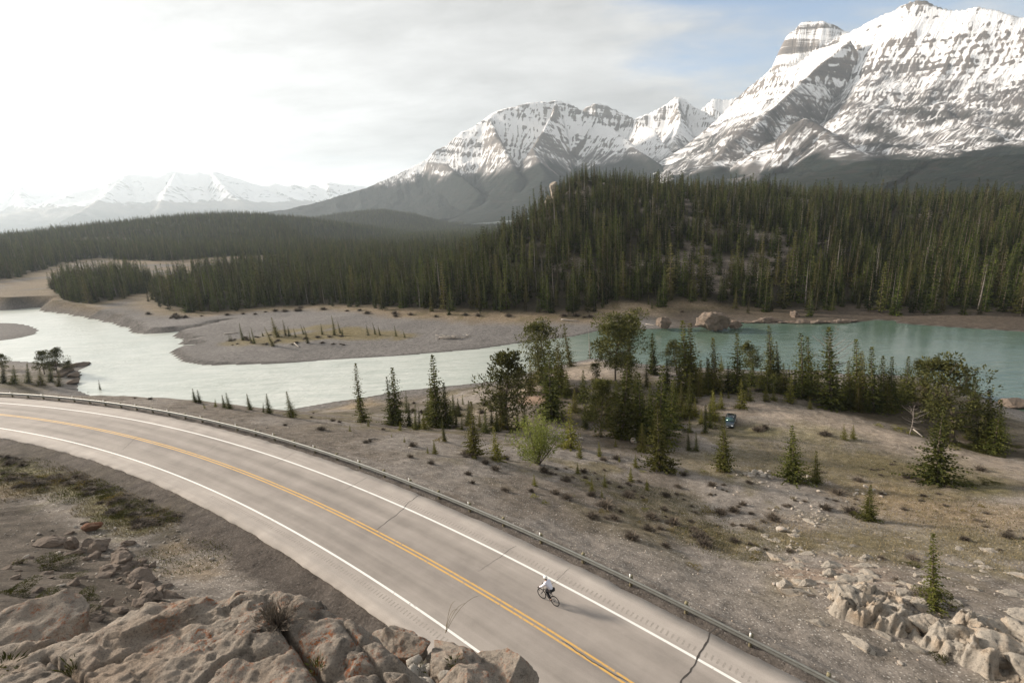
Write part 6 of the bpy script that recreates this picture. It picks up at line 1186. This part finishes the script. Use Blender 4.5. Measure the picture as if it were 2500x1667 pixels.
# ================================================================== the parked car
def car():
    (px, py), = zq((1740,990),19.6,[(820, 900)]); p = hit(px, py); f = hit(*zq((1740,990),19.6,[(800, 1230)])[0]); bk = hit(*zq((1740,990),19.6,[(1000, 700)])[0])
    ang = math.atan2(f[1]-bk[1], f[0]-bk[0]); root = thing('car', 'dark blue-green estate car parked at the edge of the clearing', 'car', tuple(p+(0, 0, .02)), ang)
    pm, N, L, b = newmat('dark_car_paint'); b.inputs['Base Color'].default_value = (.012, .020, .026, 1); b.inputs['Roughness'].default_value = .25; b.inputs['Coat Weight'].default_value = .6; n = ntex(N, L, 3, 3, .5, ocoord(N)); L.new(ramp(N, L, n, [(.3, (.010, .017, .022)), (.7, (.020, .030, .036))]), b.inputs['Base Color'])
    gm, N, L, b = newmat('car_glass'); b.inputs['Base Color'].default_value = (.03, .08, .075, 1); b.inputs['Roughness'].default_value = .06; b.inputs['Specular IOR Level'].default_value = .7
    hm = simple('headlamp', (.75, .77, .8), .1, .05); tm = simple('tyre_rubber', (.02, .02, .02), .9, .2, 8); rm = simple('alloy', (.5, .5, .5), .35, .1, 4, .8); km = simple('black_trim', (.02, .02, .022), .6, .1)
    def loft(secs):                          # secs: (x, half width bottom, hw top, z0, z1)
        V = []; 
        for x, wb, wt, z0, z1 in secs:
            zm = z0+(z1-z0)*.55; wm = max(wb, wt)*1.0
            V += [(x, -wb*.9, z0), (x, -wm, z0+.10), (x, -wm, zm), (x, -wt, z1), (x, wt, z1), (x, wm, zm), (x, wm, z0+.10), (x, wb*.9, z0)]
        n = 8; Q = [(i*n+k, i*n+(k+1) % n, (i+1)*n+(k+1) % n, (i+1)*n+k) for i in range(len(secs)-1) for k in range(n)]; m = (len(secs)-1)*n
        return V, Q+[(0, 3, 2, 1), (0, 7, 4, 3), (7, 6, 5, 4), (m, m+1, m+2, m+3), (m, m+3, m+4, m+7), (m+4, m+5, m+6, m+7)]
    V, Q = loft([(-2.32, .78, .72, .35, .85), (-2.2, .86, .82, .28, 1.0), (-1.2, .90, .86, .26, 1.02), (.75, .90, .86, .26, 1.0), (1.5, .89, .80, .27, .92), (2.1, .84, .70, .30, .80), (2.32, .72, .60, .36, .68)])
    B = MB(); B.add(V, Q=Q); body = obj('body', B.me('body', [pm]), root); bv = body.modifiers.new('edge', 'BEVEL'); bv.width = .05; bv.segments = 2; bv.limit_method = 'ANGLE'
    V, Q = loft([(-2.15, .78, .60, .98, 1.30), (-1.7, .80, .62, .98, 1.46), (-.4, .80, .64, .99, 1.50), (.25, .80, .62, .99, 1.44), (1.0, .80, .70, .96, .99)]); B = MB(); B.add(V, Q=Q); obj('cabin', B.me('cabin', [km]), root)
    B = MB(); B.add([(-1.75, -.60, 1.475), (-.4, -.63, 1.515), (.22, -.61, 1.455), (.22, .61, 1.455), (-.4, .63, 1.515), (-1.75, .60, 1.475), (-1.75, -.60, 1.44), (-.4, -.63, 1.48), (.22, -.61, 1.42), (.22, .61, 1.42), (-.4, .63, 1.48), (-1.75, .60, 1.44)], Q=[(0, 1, 4, 5), (1, 2, 3, 4), (6, 11, 10, 7), (7, 10, 9, 8), (0, 6, 7, 1), (1, 7, 8, 2), (2, 8, 9, 3), (3, 9, 10, 4), (4, 10, 11, 5), (5, 11, 6, 0)]); obj('roof', B.me('roof', [pm]), root)
    def pane(nm, pts, th=(0, 0, .012)):
        P = np.array(pts, float); th = np.array(th); B = MB(); B.add(np.r_[P, P+th], Q=[(3, 2, 1, 0), (4, 5, 6, 7), (0, 1, 5, 4), (1, 2, 6, 5), (2, 3, 7, 6), (3, 0, 4, 7)]); return obj(nm, B.me(nm, [gm]), root)
    pane('windscreen', [(1.02, -.70, 1.00), (1.02, .70, 1.00), (.29, .58, 1.44), (.29, -.58, 1.44)], (.02, 0, .02)); pane('rear_window', [(-2.17, .6, 1.02), (-2.17, -.6, 1.02), (-2.0, -.52, 1.34), (-2.0, .52, 1.34)], (-.015, 0, .01))
    for s in (-1, 1):
        for x0, x1, x2, x3 in ((.85, .22, .12, -.45), (-.50, -.50, -1.15, -1.15), (-1.22, -1.22, -2.05, -1.8)):
            pane('side_window', [(x0, s*.815, 1.03), (x2 if x2 != .12 else -.45, s*.815, 1.03), (x3, s*.665, 1.43), (x1, s*.665, 1.42)] if s < 0 else [(x2 if x2 != .12 else -.45, s*.815, 1.03), (x0, s*.815, 1.03), (x1, s*.665, 1.42), (x3, s*.665, 1.43)], (0, s*.01, .004))
        B = MB(); B.box((2.12, s*.60, .70), (.34, .30, .13)); h = obj('headlight', B.me('headlight', [hm]), root); bb = h.modifiers.new('edge', 'BEVEL'); bb.width = .04; bb.segments = 2
        B = MB(); B.box((.72, s*.98, 1.02), (.12, .18, .12)); obj('mirror', B.me('mirror', [pm]), root); B = MB(); B.box((-2.29, s*.66, .82), (.08, .22, .22)); obj('tail_light', B.me('tail_light', [simple('tail_lens', (.25, .02, .02), .2, .1)]), root)
        for x in (-1.35, 1.42):
            w = bpy.data.objects.new('wheel', None); COL.objects.link(w); w.parent = root; w.location = (x, s*.80, .32)
            a = np.linspace(0, 2*math.pi, 21)[:-1]; prof = [(.20, -.10), (.30, -.11), (.32, -.07), (.32, .07), (.30, .11), (.20, .10)]; V = np.array([(math.cos(t)*r_, y_, math.sin(t)*r_) for t in a for r_, y_ in prof]); n = 6; Q = [(i*n+k, i*n+(k+1) % n, ((i+1) % 20)*n+(k+1) % n, ((i+1) % 20)*n+k) for i in range(20) for k in range(n)]
            B = MB(); B.add(V, Q=Q); obj('tyre', B.me('tyre', [tm]), w); B = MB(); B.tube([(0, -.08, 0), (0, .08, 0)], .21, 16); obj('rim', B.me('rim', [rm]), w)
    B = MB(); B.box((2.30, 0, .52), (.10, 1.2, .22)); obj('grille', B.me('grille', [km]), root); B = MB(); B.box((2.33, 0, .45), (.04, .5, .11)); obj('number_plate', B.me('number_plate', [simple('plate', (.6, .6, .58), .5, .05)]), root)
    for s in (-1, 1): B = MB(); B.tube([(-1.7, s*.55, 1.53), (.1, s*.55, 1.50)], .02, 5); obj('roof_rail', B.me('roof_rail', [rm]), root)
car()
# ================================================================== the cyclist
def bicycle_and_rider():
    rear = at_z(1353.5, 1477, ROAD_Z); front = at_z(1324.8, 1460, ROAD_Z); d = front-rear; ang = math.atan2(d[1], d[0]); mid = (rear+front)/2; mid[2] = ROAD_Z+.002
    root = thing('bicycle', 'black drop-bar road bicycle ridden up the highway lane', 'bicycle', tuple(mid), ang)      # local +X forwards
    bk = simple('black_frame', (.015, .015, .017), .35, .1); tm = simple('bike_tyre', (.012, .012, .012), .85, .1); st = simple('spoke_steel', (.25, .25, .25), .4, .1, 3, .7); wb = .50; r_ = .335
    def part(nm, B, m, par=root): return obj(nm, B.me(nm, [m], True), par)
    for x in (-wb, wb):
        w = bpy.data.objects.new('wheel', None); COL.objects.link(w); w.parent = root; w.location = (x, 0, r_)
        a = np.linspace(0, 2*math.pi, 33); P = np.c_[np.cos(a)*(r_-.013), 0*a, np.sin(a)*(r_-.013)]; part('tyre', MB().tube(P, .017, 6, False), tm, w); P = np.c_[np.cos(a)*(r_-.045), 0*a, np.sin(a)*(r_-.045)]; part('rim', MB().tube(P, .014, 5, False), bk, w)
        B = MB()
        for k in range(16): t = k*2*math.pi/16; B.tube([(0, .02*(-1)**k, 0), (math.cos(t)*(r_-.04), 0, math.sin(t)*(r_-.04))], .0022, 3, False)
        part('spokes', B, st, w); part('hub', MB().tube([(0, -.045, 0), (0, .045, 0)], .02, 8), st, w)
    bb = (-.08, 0, .28); seat = (-.26, 0, .80); head = (.34, 0, .76); headb = (.37, 0, .62)
    B = MB()
    for p, q, r in ((bb, seat, .016), (seat, head, .016), (headb, bb, .02), (head, headb, .02)): B.tube([p, q], r, 8)
    for s in (-1, 1): B.tube([(bb[0], s*.03, bb[2]), (-wb, s*.06, r_)], .010, 6); B.tube([(seat[0], s*.02, seat[2]-.04), (-wb, s*.06, r_)], .009, 6)
    part('frame', B, bk); B = MB()
    for s in (-1, 1): B.tube([(headb[0], s*.03, headb[2]), (.43, s*.05, .45), (wb, s*.055, r_)], .012, 6)
    part('fork', B, bk); B = MB(); B.tube([seat, (-.29, 0, .93)], .014, 6); part('seatpost', B, bk)
    V, F = ico(3); V = V.copy()*np.array((.14, .07, .035)); V[:, 1] *= np.interp(V[:, 0], [-.14, .14], [1.15, .35]); B = MB(); B.add(V+(-.29, 0, .955), F); part('saddle', B, bk)
    B = MB(); B.tube([head, (.36, 0, .84), (.46, 0, .86)], .015, 6); B.tube([(.46, -.21, .86), (.46, 0, .87), (.46, .21, .86)], .014, 6)
    for s in (-1, 1): B.tube([(.46, s*.21, .86), (.54, s*.21, .86), (.57, s*.21, .80), (.54, s*.21, .73), (.46, s*.21, .72)], .014, 6); B.tube([(.55, s*.21, .86), (.60, s*.21, .89), (.62, s*.21, .80)], .012, 5)
    part('handlebar', B, bk); a = np.linspace(0, 2*math.pi, 21); B = MB(); B.tube(np.c_[bb[0]+.09*np.cos(a), 0*a-.05, bb[2]+.09*np.sin(a)], .006, 4, False)
    B.tube([(bb[0], -.07, bb[2]), (bb[0]+.15, -.09, bb[2]-.08)], .012, 5); B.tube([(bb[0], .07, bb[2]), (bb[0]-.15, .09, bb[2]+.08)], .012, 5); B.tube([(bb[0], -.07, bb[2]), (bb[0], .07, bb[2])], .02, 6); part('crankset', B, st)
    for x, y, z in ((bb[0]+.15, -.13, bb[2]-.08), (bb[0]-.15, .13, bb[2]+.08)): B = MB(); B.box((x, y, z), (.09, .08, .02)); part('pedal', B, bk)
    # rider: one continuous body, clothes over it
    skin = simple('skin', (.42, .26, .19), .6, .1); white = simple('white_jersey', (.66, .66, .74), .8, .06, 6); black = simple('black_tights', (.014, .014, .017), .7, .2); helm = simple('white_helmet', (.80, .80, .76), .35, .05)
    hip = (-.27, 0, 1.00); waist = (-.19, 0, 1.16); chest = (.0, 0, 1.36); neck = (.10, 0, 1.47); head_ = (.17, 0, 1.60)
    def skel(nm, verts, edges, mat, parent, root_i=0, lv=2):
        me = bpy.data.meshes.new(nm); me.from_pydata([v[0] for v in verts], edges, []); o = obj(nm, me, parent); me.materials.append(mat)
        sk = o.modifiers.new('skin', 'SKIN'); sk.use_smooth_shade = True
        for i, v in enumerate(verts): me.skin_vertices[0].data[i].radius = v[1] if isinstance(v[1], tuple) else (v[1], v[1]); me.skin_vertices[0].data[i].use_root = (i == root_i)
        ss = o.modifiers.new('sub', 'SUBSURF'); ss.levels = lv; ss.render_levels = lv; return o
    def limbs(s):
        sh = (.03, s*.19, 1.40); el = (.24, s*.25, 1.16); wr = (.50, s*.215, .95)
        fwd = s < 0; ft = (bb[0]+(.15 if fwd else -.15), s*.13, bb[2]+(-.08 if fwd else .08)); kn = (.20, s*.12, .73) if fwd else (.10, s*.12, .86); hp = (-.25, s*.09, .97); an = (ft[0]-.09, s*.12, ft[2]+.09)
        return sh, el, wr, hp, kn, an, ft
    R_, L_ = limbs(-1), limbs(1)
    per = thing('person', 'cyclist in white jersey, white helmet and black tights riding away', 'person', tuple(mid), ang)
    vs = [(hip, (.15, .12)), (waist, (.13, .11)), (chest, (.16, .12)), (neck, .06), (head_, .095)]; es = [(0, 1), (1, 2), (2, 3), (3, 4)]
    for A in (R_, L_):
        n = len(vs); vs += [(A[0], .07), (A[1], .048), (A[2], .032), (A[3], .10), (A[4], .062), (A[5], .042), (A[6], .04)]; es += [(2, n), (n, n+1), (n+1, n+2), (0, n+3), (n+3, n+4), (n+4, n+5), (n+5, n+6)]
    body = skel('body', vs, es, skin, per)
    vs = [(hip, (.155, .125)), (waist, (.15, .13)), (chest, (.18, .14)), (neck, .075)]; es = [(0, 1), (1, 2), (2, 3)]
    for A in (R_, L_): n = len(vs); vs += [(A[0], .085), (A[1], .060), (tuple(np.array(A[1])*.15+np.array(A[2])*.85), .045)]; es += [(2, n), (n, n+1), (n+1, n+2)]
    skel('jersey', vs, es, white, per)
    vs = [(tuple(np.array(hip)-(0.02, 0, .03)), (.165, .13))]; es = []
    for A in (R_, L_): n = len(vs); vs += [(A[3], .115), (A[4], .074), (A[5], .052)]; es += [(0, n), (n, n+1), (n+1, n+2)]
    skel('tights', vs, es, black, per)
    for A in (R_, L_):
        skel('shoe', [((A[6][0]-.13, A[6][1], A[6][2]+.035), .045), (A[6], .045), ((A[6][0]+.09, A[6][1], A[6][2]+.02), .032)], [(0, 1), (1, 2)], black, per)
        w = np.array(A[2]); s = np.sign(w[1]); vs = [(tuple(w), .036), (tuple(w+(.05, 0, -.03)), (.042, .03))]; es = [(0, 1)]
        for k in range(4): n = len(vs); b0 = w+(.075, s*(.028-.018*k), -.045); vs += [(tuple(b0), .011), (tuple(b0+(.035, 0, -.025)), .010), (tuple(b0+(.02, 0, -.055)), .009)]; es += [(1, n), (n, n+1), (n+1, n+2)]
        n = len(vs); vs += [(tuple(w+(.045, -s*.04, -.02)), .012), (tuple(w+(.07, -s*.055, -.045)), .010)]; es += [(1, n), (n, n+1)]
        skel('glove', vs, es, black, per, lv=1)
    V, F = ico(3); up = V[:, 2] > -.18; V = V.copy()*np.array((.145, .105, .115)); V[:, 2] = np.maximum(V[:, 2], -.022); B = MB(); B.add(V, F); hl = obj('helmet', B.me('helmet', [helm], True), per, (head_[0]-.005, 0, head_[2]+.055), (0, .15, 0))
    for k in (-1, 0, 1): B = MB(); B.tube([(-.10, k*.045, .075-.012*abs(k)), (0, k*.05, .112-.012*abs(k)), (.08, k*.045, .088-.012*abs(k))], .010, 5); obj('vent', B.me('vent', [black], True), hl)
    V = ico(2)[0]*np.array((.085, .08, .07)); B = MB(); B.add(V+(head_[0]-.035, 0, head_[2]-.015), ico(2)[1]); obj('hair', B.me('hair', [black], True), per)
    for s in (-1, 1):
        B = MB(); B.add(ico(1)[0]*.012+(head_[0]+.088, s*.033, head_[2]+.01), ico(1)[1]); obj('eye', B.me('eye', [black]), per); B = MB(); B.add(ico(2)[0]*np.array((.018, .01, .028))+(head_[0]-.01, s*.095, head_[2]-.005), ico(2)[1]); obj('ear', B.me('ear', [skin]), per)
    B = MB(); B.add(ico(2)[0]*np.array((.022, .014, .024))+(head_[0]+.10, 0, head_[2]-.015), ico(2)[1]); obj('nose', B.me('nose', [skin], True), per); B = MB(); B.box((head_[0]+.085, 0, head_[2]-.055), (.02, .045, .008)); obj('mouth', B.me('mouth', [simple('lips', (.3, .13, .11), .6, .1)]), per)
bicycle_and_rider()
